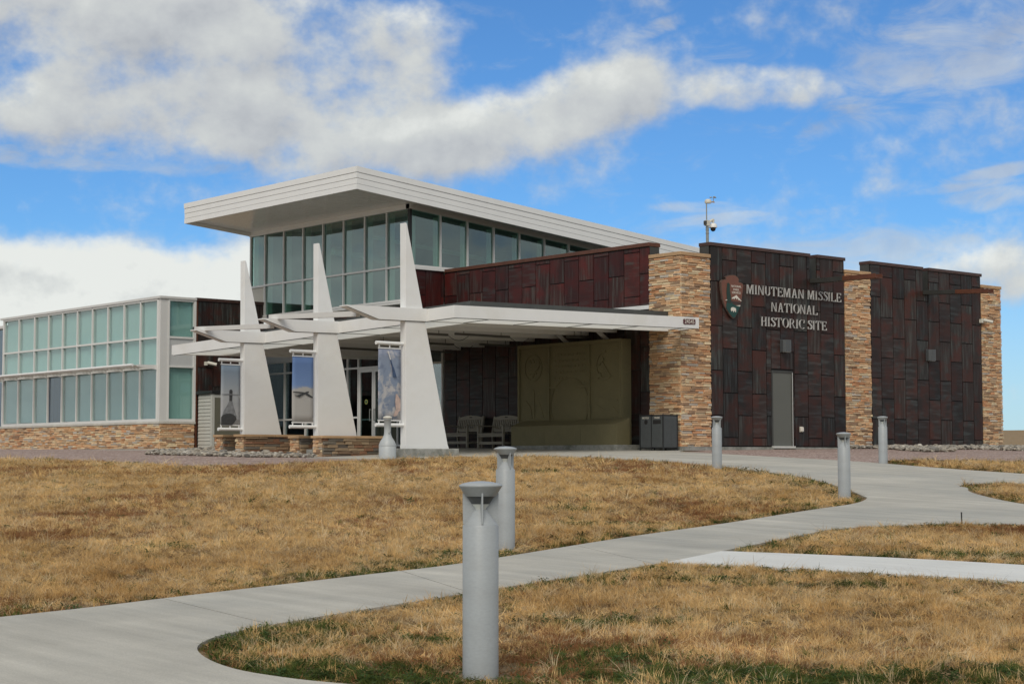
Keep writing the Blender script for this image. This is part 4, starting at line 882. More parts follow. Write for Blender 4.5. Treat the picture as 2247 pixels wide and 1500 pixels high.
# ------------------------------------------------------------------ benches
def make_bench():
    b = empty('bench', (0, 0, 0)); W_ = .61
    for y_ in (-W_ + .03, W_ - .03):
        box('leg', -.62, -.55, y_ - .03, y_ + .03, 0, .66, M['bench'], b, bevel=.004)
        MB().prism([(-.02, 0), (.05, 0), (.01, .42), (.10, .98), (.04, .98), (-.06, .42)], 'y', y_ - .03, y_ + .03).obj('leg', M['bench'], b)
        box('arm_rest', -.66, .02, y_ - .045, y_ + .045, .662, .695, M['bench'], b, bevel=.004)
        box('stretcher', -.55, 0, y_ - .02, y_ + .02, .12, .19, M['bench'], b)
    for k in range(5): x_ = -.62 + k * .115; box('seat_slat', x_, x_ + .105, -W_ + .06, W_ - .06, .425, .455, M['bench'], b)
    box('front_rail', -.60, -.57, -W_ + .06, W_ - .06, .345, .424, M['bench'], b); box('front_stretcher', -.60, -.57, -W_ + .06, W_ - .06, .12, .20, M['bench'], b)
    box('back_rail', -.02, .015, -W_ + .06, W_ - .06, .50, .60, M['bench'], b)
    n_ = 13
    for k in range(n_):
        y_ = -W_ + .09 + k * (2 * W_ - .18) / (n_ - 1)
        MB().hexa([(-.018, y_ - .026, .601), (.012, y_ - .026, .601), (.012, y_ + .026, .601), (-.018, y_ + .026, .601), (.035, y_ - .026, .868), (.065, y_ - .026, .868), (.065, y_ + .026, .868), (.035, y_ + .026, .868)]).obj('back_slat', M['bench'], b)
    top = [(-W_ + .04, .87)] + [(-W_ + .04 + (2 * W_ - .08) * i / 10, .945 + .06 * math.sin(math.pi * i / 10)) for i in range(11)] + [(W_ - .04, .87)]
    MB().prism(top, 'x', .03, .07).obj('top_rail', M['bench'], b)
    box('carry_slot', .026, .031, -.06, .06, .935, .96, M['core'], b)
    return b
b1 = make_bench(); b2 = copy_tree(b1)
for b, y_, lb in ((b1, 8.80, 'brown slatted bench nearest the tall fin column'), (b2, 7.10, 'brown slatted bench right beside the olive relief wall')):
    b.location = (-.28, y_, g1(-.6, y_) + .013); tag(b, lb, 'bench', 'slatted benches against the dark wall')

# ------------------------------------------------------------------ text helper (built-in font)
def text_mesh(s, size, mat_, parent, origin, axis, depth=.004, width=None, align='CENTER', name='lettering'):
    cu = bpy.data.curves.new('t', 'FONT'); cu.body = s; cu.size = size; cu.align_x = align; cu.align_y = 'CENTER'; cu.extrude = depth / 2; cu.resolution_u = 3
    ob = bpy.data.objects.new('t', cu); link(ob); dg = bpy.context.evaluated_depsgraph_get(); me = bpy.data.meshes.new_from_object(ob.evaluated_get(dg)); bpy.data.objects.remove(ob); bpy.data.curves.remove(cu)
    me.name = name; me.materials.clear(); me.materials.append(mat_)
    V = np.array([v.co for v in me.vertices])
    if width and len(V): V[:, 0] *= width / (V[:, 0].max() - V[:, 0].min())
    if axis == '-y': V = np.c_[V[:, 0], -V[:, 2], V[:, 1]]
    else: V = np.c_[-V[:, 2], -V[:, 0], V[:, 1]]
    for v, p in zip(me.vertices, V): v.co = p
    o = link(bpy.data.objects.new(name, me)); OFF[o.name] = Vector(origin); o.parent = parent; o.location = Vector(origin) - (OFF[parent.name] if parent else Vector()); return o

# ------------------------------------------------------------------ recycling and trash cabinet
bx0, bx1, byA, byB, bz0 = -.76, -.19, -.03, .87, g1(-.6, .3) + .013
bn = empty('recycling_cabinet', (-.5, .4, bz0), 'dark grey cabinet with recycle and trash openings beside the stone pillar', 'trash can')
MB().box(bx0 + .03, bx1, byA + .03, byB - .03, bz0 + .06, bz0 + .95).obj('body', M['black'], bn)
for k, (a, b) in enumerate(((byA + .035, byA + .435), (byA + .465, byB - .035))):
    box('front_panel', bx0 + .005, bx0 + .028, a, b, bz0 + .09, bz0 + .93, M['dgrey'], bn)
    m_ = MB()
    for i in range(7): m_.box(bx0 - .001, bx0 + .004, a + .06 + i * .042, a + .06 + i * .042 + .036, bz0 + .14, bz0 + .66)
    m_.obj('slats', M['dgrey'], bn)
    text_mesh('TRASH' if k == 0 else 'RECYCLE', .07, M['signwhite'], bn, (bx0 - .001, (a + b) / 2, bz0 + .885), '-x', width=.20 if k == 0 else .25)
box('opening', bx0 + .0, bx0 + .0045, byA + .09, byA + .39, bz0 + .72, bz0 + .83, M['core'], bn)
MB().tube((bx0 - .001, byA + .655, bz0 + .775), (bx0 + .0045, byA + .655, bz0 + .775), .065, 20).obj('opening', M['core'], bn)
box('side_panel', bx0 + .04, bx1 - .01, byA + .006, byA + .029, bz0 + .09, bz0 + .93, M['dgrey'], bn)
m_ = MB()
for i in range(9): m_.box(bx0 + .08 + i * .049, bx0 + .08 + i * .049 + .042, byA, byA + .005, bz0 + .14, bz0 + .86)
m_.obj('slats', M['dgrey'], bn)
for x_ in (bx0 + .012, bx1 - .012):
    for y_ in (byA + .012, byA + .45, byB - .012): box('corner_post', x_ - .017, x_ + .017, y_ - .016, y_ + .016, bz0, bz0 + .985, M['black'], bn)
box('top', bx0 + .03, bx1 - .03, byA + .03, byB - .03, bz0 + .951, bz0 + .972, M['black'], bn)

# ------------------------------------------------------------------ smokers' receptacle
rz0 = g1(-10.02, .0) + .0
re_ = empty('ash_receptacle', (-10.02, .0, rz0), 'pale grey bottle-shaped ash receptacle in front of the tall fin column', 'ashtray')
MB().lathe([(.205, 0), (.205, .30), (.20, .305)], 28, (-10.02, 0, rz0)).obj('base', M['slate'], re_)
MB().lathe([(.208, .306), (.205, .335), (.17, .42), (.11, .51), (.085, .58), (.08, .66), (.08, .915), (.10, .925), (.10, .95)], 28, (-10.02, 0, rz0)).obj('neck', M['slate'], re_)
MB().lathe([(.085, .951), (.112, .962), (.105, .99), (.06, 1.01), (.02, 1.015)], 24, (-10.02, 0, rz0)).obj('cap', M['cream'], re_)
MB().prism([(-10.06, rz0 + .62), (-10.05, rz0 + .60), (-10.03, rz0 + .57), (-9.995, rz0 + .64), (-10.0, rz0 + .645), (-10.03, rz0 + .59)], 'y', -.084, -.078).obj('mark', M['black'], re_)

# ------------------------------------------------------------------ storage shed
sh = empty('storage_shed', (-3.5, 18.3, 0), 'small pale sided storage shed with olive door and black lid against dark wall', 'shed')
MB().box(-4.03, -2.75, 17.92, 18.83, .0, 1.86).obj('body', M['olive'], sh)
for k in range(15): z_ = .05 + k * .12; MB().prism([(-4.032, z_), (-4.055, z_), (-4.035, z_ + .112), (-4.032, z_ + .112)], 'y', 17.98, 18.80).obj('siding_board', M['siding'], sh)
box('corner_trim', -4.065, -3.96, 17.88, 17.975, 0, 1.86, M['siding'], sh); box('door', -3.94, -2.9, 17.895, 17.918, .05, 1.74, M['olive'], sh); box('door_head', -3.955, -2.75, 17.89, 17.919, 1.745, 1.85, M['siding'], sh); box('door_rail', -3.85, -3.0, 17.885, 17.894, .9, .93, M['door_grey'], sh)
MB().prism([(-4.12, 1.86), (-4.12, 1.98), (-3.4, 2.02), (-2.68, 1.98), (-2.68, 1.86)], 'y', 17.84, 18.86).obj('lid', M['black'], sh, bevel=.02)

# ------------------------------------------------------------------ path bollards
def make_bollard():
    b = empty('bollard_light', (0, 0, 0))
    MB().lathe([(.1, -.1), (.1, .822), (.097, .827)], 40).obj('post', M['bollard'], b)
    MB().lathe([(.095, .8275), (.09, .835), (.055, .885), (.032, .912)], 32).obj('lower_cone', M['bollard'], b)
    MB().lathe([(.031, .9125), (.034, .92), (.050, .9425)], 24).obj('lens', M['lens'], b); MB().lathe([(.051, .943), (.060, .958), (.0775, .984)], 24).obj('shaded_lens_top', M['wlamp'], b)  # upper lens band coloured dark to stand for the shade under the cap
    MB().lathe([(.083, .985), (.088, .99), (.117, 1.036), (.1215, 1.041), (.1215, 1.047), (.10, 1.057), (.06, 1.066), (.012, 1.070)], 40).obj('cap', M['bollard'], b)
    for a in range(4):
        t = a * math.pi / 2; c, s = math.cos(t), math.sin(t)
        poly = [(.094, .829), (.0985, .834), (.1005, 1.004), (.07, .988), (.036, .93), (.030, .912), (.040, .895)]
        m_ = MB(); h = .0045
        vs = [(p * c - sg * h * s, p * s + sg * h * c, z) for sg in (-1, 1) for p, z in poly]; n = len(poly)
        m_.add(vs, [tuple(range(n)), tuple(range(2 * n - 1, n - 1, -1))] + [(i, i + n, (i + 1) % n + n, (i + 1) % n) for i in range(n)]); m_.obj('vane', M['bollard'], b)
    return b
bl0 = make_bollard()
bols = [(-28.50, -25.70, 'grey bollard light, nearest and largest, in the foreground grass', .10), (-22.84, -19.29, 'grey bollard light partly hidden behind the nearest one', .55), (-12.31, -15.36, 'grey bollard light at the rounded tip of the dry lawn', .25), (-8.38, -8.99, 'grey bollard light on the lawn edge in front of the stone pillar', .9), (-2.78, -8.88, 'grey bollard light at the gravel edge in front of the second panel wall', .5)]
camaz = [math.atan2(CAM.y - y_, CAM.x - x_) for x_, y_, *_ in bols]
for k, (x_, y_, lb, rr) in enumerate(bols):
    b = bl0 if k == 0 else copy_tree(bl0)
    b.location = (x_, y_, g1(x_, y_)); b.rotation_euler = (0, 0, camaz[k] + rr); tag(b, lb, 'bollard', 'bollard lights along the paths')

# ------------------------------------------------------------------ raised serif lettering on the sign wall
ST, TH, SF, SL = .088, .032, .028, .06     # stem, hairline, serif thickness, serif overhang (cap heights)
def arc(cx, cz, rx, rz, a0, a1, w0, w1, n=10):
    """bowl whose stroke swells from hairline (top, bottom) to stem (sides)"""
    q = []
    for i in range(n):
        seg = []
        for t in (a0 + (a1 - a0) * i / n, a0 + (a1 - a0) * (i + 1) / n):
            c, s = math.cos(t), math.sin(t); w = w0 + (w1 - w0) * abs(c) ** 1.6
            seg.append(((cx + rx * c, cz + rz * s), (cx + (rx - w) * c, cz + (rz - w0 * .95) * s)))
        q.append([seg[0][0], seg[1][0], seg[1][1], seg[0][1]])
    return q
def stem(x, z0=0, z1=1, w=ST, s0=True, s1=True):
    q = [[(x, z0), (x + w, z0), (x + w, z1), (x, z1)]]
    for zz, on in ((z0, s0), (z1, s1)):
        if on:
            lo, hi = (zz, zz + SF) if zz < .5 else (zz - SF, zz); q += [[(x - SL, lo), (x, lo), (x, hi), (x - SL, hi)], [(x + w, lo), (x + w + SL, lo), (x + w + SL, hi), (x + w, hi)]]
    return q
def diag(x0, z0, x1, z1, w): return [[(x0, z0), (x0 + w, z0), (x1 + w, z1), (x1, z1)]]
def glyph(ch):
    PI = math.pi
    if ch == 'I': return stem(.085), .325
    if ch == 'M': return stem(.085, w=TH) + stem(.78) + diag(.10, 1, .42, .0, ST) + diag(.72, 1, .44, .12, TH), 1.02
    if ch == 'N': return stem(.085, w=TH) + stem(.66, w=TH, s0=False) + diag(.06, 1, .56, 0, ST), .82
    if ch == 'H': return stem(.085) + stem(.56) + [[(.24, .48), (.56, .48), (.56, .54), (.24, .54)]], .80
    if ch == 'T': return stem(.31, s1=False) + [[(.03, .94), (.745, .94), (.745, 1), (.03, 1)], [(.03, .76), (.06, .76), (.09, .94), (.03, .94)], [(.715, .76), (.745, .76), (.745, .94), (.685, .94)]], .775
    if ch == 'L': return stem(.085) + [[(.24, 0), (.66, 0), (.66, .06), (.24, .06)], [(.62, .06), (.66, .06), (.66, .25), (.645, .25)]], .70
    if ch == 'E': return stem(.085) + [[(.24, 0), (.65, 0), (.65, .06), (.24, .06)], [(.24, .94), (.62, .94), (.62, 1), (.24, 1)], [(.24, .48), (.46, .48), (.46, .535), (.24, .535)], [(.61, .06), (.65, .06), (.67, .25), (.645, .25)], [(.58, .78), (.62, .78), (.62, .94), (.58, .94)], [(.44, .40), (.47, .40), (.47, .62), (.44, .62)]], .71
    if ch == 'A': return diag(.13, 0, .36, 1, TH) + diag(.58, 0, .37, 1, ST) + [[(.22, .32), (.56, .32), (.55, .375), (.23, .375)], [(.0, 0), (.29, 0), (.29, SF), (.0, SF)], [(.50, 0), (.82, 0), (.82, SF), (.50, SF)]], .83
    if ch == 'O': return arc(.42, .5, .40, .515, 0, 2 * PI, TH * .8, ST * 1.12, 32), .84
    if ch == 'C': return arc(.42, .5, .40, .515, .24 * PI, 1.74 * PI, TH * .8, ST * 1.12, 24) + [[(.66, .66), (.70, .66), (.70, .98), (.67, .98)]], .74
    if ch == 'U': return stem(.085, .33, 1, s0=False) + stem(.60, .33, 1, TH, s0=False) + arc(.373, .33, .288, .345, PI, 2 * PI, TH, ST, 14)[:14], .76
    if ch == 'S':
        q = []; P = [(.53, .80), (.46, .93), (.32, .985), (.18, .94), (.115, .82), (.15, .69), (.30, .565), (.44, .45), (.52, .33), (.53, .21), (.46, .08), (.31, .02), (.16, .06), (.07, .20)]
        Wd = [.03, .045, .05, .075, .11, .14, .16, .16, .15, .12, .08, .05, .05, .03]
        nrm = []
        for i in range(len(P)):
            a = P[max(i - 1, 0)]; b = P[min(i + 1, len(P) - 1)]; dx, dz = b[0] - a[0], b[1] - a[1]; L = math.hypot(dx, dz); nrm.append((-dz / L, dx / L))
        e = [((p[0] + n[0] * w / 2, p[1] + n[1] * w / 2), (p[0] - n[0] * w / 2, p[1] - n[1] * w / 2)) for p, n, w in zip(P, nrm, Wd)]
        for a, b in zip(e[:-1], e[1:]): q.append([a[0], b[0], b[1], a[1]])
        return q + [[(.53, .72), (.56, .72), (.56, .99), (.535, .99)], [(.04, .01), (.065, .01), (.07, .28), (.04, .28)]], .61
    if ch == 'R': return stem(.085) + [q for q in arc(.30, .74, .30, .26, -PI / 2, PI / 2, TH * .8, ST, 12)] + [[(.24, .94), (.30, .945), (.30, 1), (.24, 1)], [(.24, .48), (.30, .48), (.30, .53), (.24, .53)]] + diag(.62, 0, .33, .50, ST * .95) + [[(.78, 0), (.86, 0), (.86, SF), (.75, SF)]], .84
sg = empty('site_name_sign', (4.7, -.04, 3.4), 'raised pale metal letters reading Minuteman Missile National Historic Site on the dark wall', 'sign')
for (txt, xa, xb, z0, h) in (('MINUTEMAN MISSILE', 2.645, 6.907, 4.356, .264), ('NATIONAL', 3.707, 5.786, 3.908, .264), ('HISTORIC SITE', 3.262, 6.206, 3.468, .264)):
    gl_ = [(glyph(c) if c != ' ' else (None, .30)) for c in txt]; tr_ = .085; tot = sum(g[1] + tr_ for g in gl_) - tr_; sx = (xb - xa) / tot; cx_ = 0
    for c, g in zip(txt, gl_):
        if g[0]:
            m_ = MB()
            for i, q in enumerate(g[0]):
                m_.prism([(xa + (cx_ + x) * sx, z0 + z * h) for x, z in q], 'y', -.062 - .0004 * i, -.03)
            o = m_.obj('letter', M['letter'], sg)
            xm = xa + (cx_ + g[1] / 2) * sx; box('stud', xm - .008, xm + .008, -.0295, -.006, z0 + h * .5 - .008, z0 + h * .5 + .008, M['bronze'], o)
        cx_ += g[1] + tr_

# ------------------------------------------------------------------ park service arrowhead
ah = empty('arrowhead_sign', (2.0, -.06, 3.6), 'brown and green arrowhead emblem with tree, mountain and bison on dark wall', 'sign')
def ahp(x, y): return (1.52 + .001397 * (x - 140), 4.848 - .000947 * (y - 105 - .1 * (x - 490)))
AHO = [(275, 180), (330, 140), (400, 115), (490, 108), (570, 118), (640, 160), (680, 215), (690, 265), (672, 298), (700, 330), (760, 345), (810, 375), (822, 420), (815, 520), (800, 640), (785, 760), (765, 880), (740, 980), (710, 1080), (670, 1180), (620, 1290), (570, 1380), (525, 1420), (470, 1390), (400, 1300), (330, 1190), (270, 1080), (220, 960), (190, 830), (170, 700), (155, 560), (145, 430), (140, 320), (170, 270), (220, 245), (270, 255), (295, 243), (300, 215)]
cxm = sum(p[0] for p in AHO) / len(AHO); cym = sum(p[1] for p in AHO) / len(AHO)
def ahpoly(poly, y, nm, m_, par, d=.003): return MB().prism([ahp(*p) for p in poly], 'y', y - d, y).obj(nm, m_, par)
edge = [(x + (9 if i % 2 else -3) * (1 if x < cxm else -1) * (.6 if 500 < y < 1300 else 0), y) for i, (x, y) in enumerate(AHO)]
bodyA = ahpoly(edge, -.035, 'plate', mat('sign_edge_brown', (.105, .065, .05), .7, var=.25, scale=20), ah, .05)
inner = [(cxm + (x - cxm) * .935 + 6, cym + (y - cym) * .965) for x, y in AHO]
ahpoly(inner, -.086, 'face', M['brown'], ah)
ahpoly([(300, 960), (345, 850), (420, 860), (520, 900), (610, 905), (745, 930), (720, 1020), (640, 1010), (520, 1000), (420, 1010), (320, 1000)], -.0900, 'mountain_base', M['mount'], ah)
ahpoly([(300, 985), (330, 930), (420, 960), (470, 920), (500, 990), (590, 1022), (725, 1030), (700, 1085), (660, 1175), (612, 1280), (565, 1362), (525, 1395), (480, 1370), (410, 1280), (345, 1180), (300, 1090)], -.0935, 'meadow', M['green'], ah)
ahpoly([(330, 360), (350, 345), (375, 350), (405, 385), (408, 600), (425, 680), (440, 800), (430, 930), (310, 930), (318, 800), (305, 640), (318, 500)], -.0970, 'tree', M['treegreen'], ah)
ahpoly([(465, 830), (470, 790), (530, 760), (575, 735), (600, 710), (640, 760), (700, 830), (760, 900), (735, 900), (690, 865), (665, 870), (640, 800), (615, 855), (590, 805), (560, 800), (540, 850), (520, 815)], -.0935, 'snow', M['signwhite'], ah)
ahpoly([(590, 1030), (720, 1018), (705, 1062), (650, 1048)], -.0972, 'lake', M['signwhite'], ah); ahpoly([(255, 868), (310, 842), (325, 862), (300, 875)], -.1006, 'snow', M['signwhite'], ah)
ahpoly([(428, 1130), (440, 1095), (490, 1075), (540, 1090), (580, 1115), (586, 1150), (580, 1232), (565, 1225), (555, 1185), (525, 1190), (515, 1232), (505, 1228), (495, 1180), (455, 1185), (445, 1210), (435, 1175)], -.0972, 'bison', M['signwhite'], ah)
for s_, (x_, y_), w_ in (('NATIONAL', (603, 460), .43), ('PARK', (603, 558), .24), ('SERVICE', (603, 650), .37)):
    a_, b_ = ahp(x_, y_); text_mesh(s_, .085, M['signwhite'], ah, (a_, -.0925, b_), '-y', width=w_, depth=.004)

# ------------------------------------------------------------------ small fittings
pq = MB().prism([(-.68 + a, 3.277 + b) for a, b in ((.03, 0), (.445, .012), (.47, .035), (.472, .13), (.445, .155), (.03, .145), (.0, .12), (.0, .025))], 'y', CY0 - .014, CY0 - .002).obj('address_plaque', M['maroon']); tag(pq, 'small dark plaque with house number 24545 on canopy edge', 'sign')
text_mesh('24545', .155, M['signwhite'], pq, (-.444, CY0 - .0165, 3.354), '-y', width=.37, depth=.004)
for (x_, lb) in ((4.31, 'dark box wall lamp above the grey service door'), (11.32, 'dark box wall lamp on the second panel wall')):
    l_ = empty('wall_lamp', (x_, -.1, 2.75), lb, 'lamp', 'box lamps on the panel walls')
    MB().prism([(x_ - .165, -.012), (x_ - .165, -.10), (x_ - .12, -.17), (x_ - .04, -.195), (x_ + .04, -.195), (x_ + .12, -.17), (x_ + .165, -.10), (x_ + .165, -.012)], 'z', 2.755, 3.105).obj('housing', M['wlamp'], l_)
    box('back_plate', x_ - .18, x_ + .18, -.011, -.005, 2.74, 3.12, M['wlamp'], l_); box('lens', x_ - .11, x_ + .11, -.15, -.03, 2.742, 2.754, M['lens'], l_)
oc = empty('outlet_cover', (5.02, -.03, .45), 'small white weatherproof outlet cover low on wall right of the grey door', 'outlet')
box('cover', 4.965, 5.075, -.075, -.012, .455, .585, M['signwhite'], oc, bevel=.012); box('plate', 4.955, 5.085, -.012, -.005, .44, .60, M['cream'], oc); box('latch', 5.005, 5.035, -.082, -.0755, .445, .47, M['galv'], oc)
def bullet_cam(x, y, z, dx, lb):
    c_ = empty('security_camera', (x, y, z), lb, 'camera', 'bullet cameras on the walls')
    box('mount', x - .09, x - .0, y - .12, y - .004, z - .07, z + .06, M['cream'], c_, bevel=.01)
    MB().tube((x + .0, y - .10, z + .03), (x + .24, y - .30, z - .04), .055, 16).obj('body', M['cream'], c_); MB().tube((x + .2401, y - .3001, z - .04), (x + .25, y - .307, z - .043), .042, 16).obj('lens', M['black'], c_)
bullet_cam(-3.70, 18.90, 2.94, 1, 'cream bullet camera high on the dark wall above the storage shed'); bullet_cam(14.15, 0, 4.16, 1, 'cream bullet camera at the far right end of the panel wall')
ma = empty('camera_mast', (1.34, .25, 5.72), 'steel mast with white dome camera and weather sensor on the wall top', 'camera mast')
MB().tube((1.36, .25, 5.722), (1.36, .25, 6.32), .042, 14).obj('lower_pole', M['galv'], ma); MB().tube((1.335, .25, 6.321), (1.335, .25, 6.86), .017, 10).obj('upper_pole', M['galv'], ma)
for z_ in (6.0, 6.09, 6.15): MB().tube((1.36, .25, z_), (1.36, .25, z_ + .012), .056, 14).obj('strap', M['galv'], ma)
box('bracket_box', 1.29, 1.40, .19, .30, 6.215, 6.37, M['cream'], ma); box('junction_box', 1.25, 1.289, .20, .29, 6.24, 6.35, M['bronze'], ma)
m_ = MB(); Pts = [(1.40, 6.25), (1.46, 6.34), (1.54, 6.39), (1.60, 6.41)]
for a, b in zip(Pts[:-1], Pts[1:]): m_.tube((a[0], .25, a[1]), (b[0], .25, b[1]), .035, 12)
m_.tube((1.60, .25, 6.43), (1.60, .25, 6.33), .038, 12); m_.obj('arm', M['cream'], ma)
MB().lathe([(.04, .13), (.085, .11), (.112, .06), (.114, .0)][::-1], 20, (1.60, .25, 6.185)).obj('dome_housing', M['white'], ma)
MB().lathe([(.075, 0), (.085, .03), (.07, -.06), (.03, -.10)][:1] + [(.076, -.03), (.066, -.07), (.035, -.10), (.008, -.108)], 20, (1.60, .25, 6.184)).obj('dome', M['black'], ma)
MB().lathe([(.09, 0), (.10, .05), (.08, .10), (.05, .115)], 16, (1.40, .25, 6.861)).obj('sensor_body', M['cream'], ma); box('sensor_arm', 1.50, 1.66, .235, .265, 6.90, 6.93, M['tan'], ma)
m_ = MB().tube((1.62, .25, 6.93), (1.62, .25, 7.06), .009, 8)
for k in range(3): t = k * 2.1; c, s = math.cos(t), math.sin(t); m_.tube((1.62, .25, 7.05), (1.62 + .07 * c, .25 + .07 * s, 7.05), .005, 6); m_.lathe([(.03, -.012), (.034, .0), (.025, .02)], 10, (1.62 + .075 * c, .25 + .075 * s, 7.05))
m_.obj('anemometer', M['galv'], ma)
sx_, sy_ = -15.67, -19.92; sz_ = g1(sx_, sy_)
stk = MB().tube((sx_, sy_, sz_ - .05), (sx_ + .012, sy_ + .01, sz_ + .155), .009, 8).obj('marker_stake', M['black']); tag(stk, 'thin dark stake standing at the grass edge of the forecourt', 'stake')
MB().tube((sx_ + .012, sy_ + .01, sz_ + .1555), (sx_ + .013, sy_ + .011, sz_ + .163), .012, 8).obj('cap', M['bronze'], stk)

# ------------------------------------------------------------------ scatter (stuff: grass, loose rock)
def scatter(name, P, rot, scl, idx, sources, label, cat):
    """one object whose geometry nodes put a source mesh on every point"""
    me = bpy.data.meshes.new(name); me.from_pydata(np.asarray(P).tolist(), [], [])
    a = me.attributes.new('rot', 'FLOAT_VECTOR', 'POINT'); a.data.foreach_set('vector', np.asarray(rot, np.float32).ravel())
    a = me.attributes.new('scl', 'FLOAT_VECTOR', 'POINT'); a.data.foreach_set('vector', np.asarray(scl, np.float32).ravel())
    a = me.attributes.new('idx', 'INT', 'POINT'); a.data.foreach_set('value', np.asarray(idx, np.int32))
    col = bpy.data.collections.new(name + '_sources')
    for i, (sm, mt) in enumerate(sources):
        so = bpy.data.objects.new('%s_src_%02d' % (name, i), sm); sm.materials.clear(); sm.materials.append(mt); col.objects.link(so)
    ng = bpy.data.node_groups.new(name, 'GeometryNodeTree'); ng.interface.new_socket('Geometry', in_out='INPUT', socket_type='NodeSocketGeometry'); ng.interface.new_socket('Geometry', in_out='OUTPUT', socket_type='NodeSocketGeometry')
    N = ng.nodes; L = ng.links; gi = N.new('NodeGroupInput'); go = N.new('NodeGroupOutput'); ip = N.new('GeometryNodeInstanceOnPoints'); ci = N.new('GeometryNodeCollectionInfo')
    ci.inputs['Collection'].default_value = col; ci.inputs['Separate Children'].default_value = True; ci.inputs['Reset Children'].default_value = True
    def attr(nm, ty): n = N.new('GeometryNodeInputNamedAttribute'); n.data_type = ty; n.inputs['Name'].default_value = nm; return n.outputs['Attribute']
    er = N.new('FunctionNodeEulerToRotation'); L.new(attr('rot', 'FLOAT_VECTOR'), er.inputs[0])
    L.new(gi.outputs[0], ip.inputs['Points']); L.new(ci.outputs[0], ip.inputs['Instance']); ip.inputs['Pick Instance'].default_value = True
    L.new(attr('idx', 'INT'), ip.inputs['Instance Index']); L.new(er.outputs[0], ip.inputs['Rotation']); L.new(attr('scl', 'FLOAT_VECTOR'), ip.inputs['Scale']); L.new(ip.outputs[0], go.inputs[0])
    o = link(bpy.data.objects.new(name, me)); md = o.modifiers.new('scatter', 'NODES'); md.node_group = ng
    o['kind'] = 'stuff'; o['label'] = label; o['category'] = cat; return o
def rock_mesh(k):
    r = random.Random(500 + k); bm = bmesh.new(); bmesh.ops.create_icosphere(bm, subdivisions=2, radius=.5)
    sx, sy, sz = r.uniform(.8, 1.25), r.uniform(.7, 1.1), r.uniform(.45, .75); dirs = [(Vector((r.gauss(0, 1), r.gauss(0, 1), r.gauss(0, 1))).normalized(), r.uniform(.28, .42)) for _ in range(9)]
    for v in bm.verts:
        for d, h in dirs:
            q = v.co.dot(d)
            if q > h: v.co -= d * (q - h)
        v.co = Vector((v.co.x * sx, v.co.y * sy, v.co.z * sz)) * 1.15
    me = bpy.data.meshes.new('rock'); bm.to_mesh(me); bm.free(); return me
def rnd_mat(name, stops, rough=.9):
    m = bpy.data.materials.new(name); m.use_nodes = True; t = NT(m.node_tree); p = t.n['Principled BSDF']; oi = t.node('ShaderNodeObjectInfo')
    v = t.node('ShaderNodeTexCoord').outputs['Object']; c = t.ramp(oi.outputs['Random'], stops)
    c = t.mix(1.0, c, t.ramp(t.noise(v, 3, 4, .6), [(.3, (.8, .8, .8)), (.7, (1.2, 1.2, 1.2))]), 'MULTIPLY'); t.l.new(c, p.inputs['Base Color']); p.inputs['Roughness'].default_value = rough; return m
M['rock'] = rnd_mat('river_rock', [(0, (.10, .095, .085)), (.3, (.28, .25, .205)), (.55, (.40, .36, .295)), (.8, (.19, .178, .16)), (1, (.50, .47, .41))])
R1 = [(-11.2, 9.5), (-11.0, 6.8), (-10.9, 4.7), (-10.0, 3.15), (-9.55, 3.3), (-9.6, 5.2), (-9.72, 8.7), (-7.6, 8.9), (-7.5, 10.2), (-6.8, 12.2), (-9.2, 12.0)]
R2 = [(6.9, -.05), (7.1, -.6), (7.2, -1.3), (5.6, -3.2), (5.0, -4.4), (6.2, -4.5), (8.3, -2.7), (10.3, -2.5), (9.6, -4.2), (12, -4.6), (20, -4.6), (22, 1), (15.45, .3), (15.4, -.1)]
def in_region(poly, n):
    P = np.array(poly); a = P.min(0); b = P.max(0); x = rng.uniform(a[0], b[0], n); y = rng.uniform(a[1], b[1], n); k = inpoly(x, y, poly); return x[k], y[k]
xa, ya = in_region(R1, 6500); xb, yb = in_region(R2, 20000)
k1 = ~((xa > -9.7) & (xa < -7.4) & (ya > 3.3) & (ya < 5.1)) & ~((xa > -9.8) & (xa < -7.55) & (ya > 6.9) & (ya < 8.65)); xa, ya = xa[k1], ya[k1]
x_ = np.r_[xa, xb]; y_ = np.r_[ya, yb]; n = len(x_); s = rng.gamma(6, .0125, n) + .022
scatter('river_rocks', np.c_[x_, y_, gz(x_, y_) + s * .18 + rng.uniform(0, .05, n)], np.c_[rng.uniform(-.5, .5, n), rng.uniform(-.5, .5, n), rng.uniform(0, 6.3, n)], np.repeat(s[:, None], 3, 1), rng.integers(0, 8, n), [(rock_mesh(k), M['rock']) for k in range(8)], 'grey and tan river rocks heaped along the building base', 'rocks')

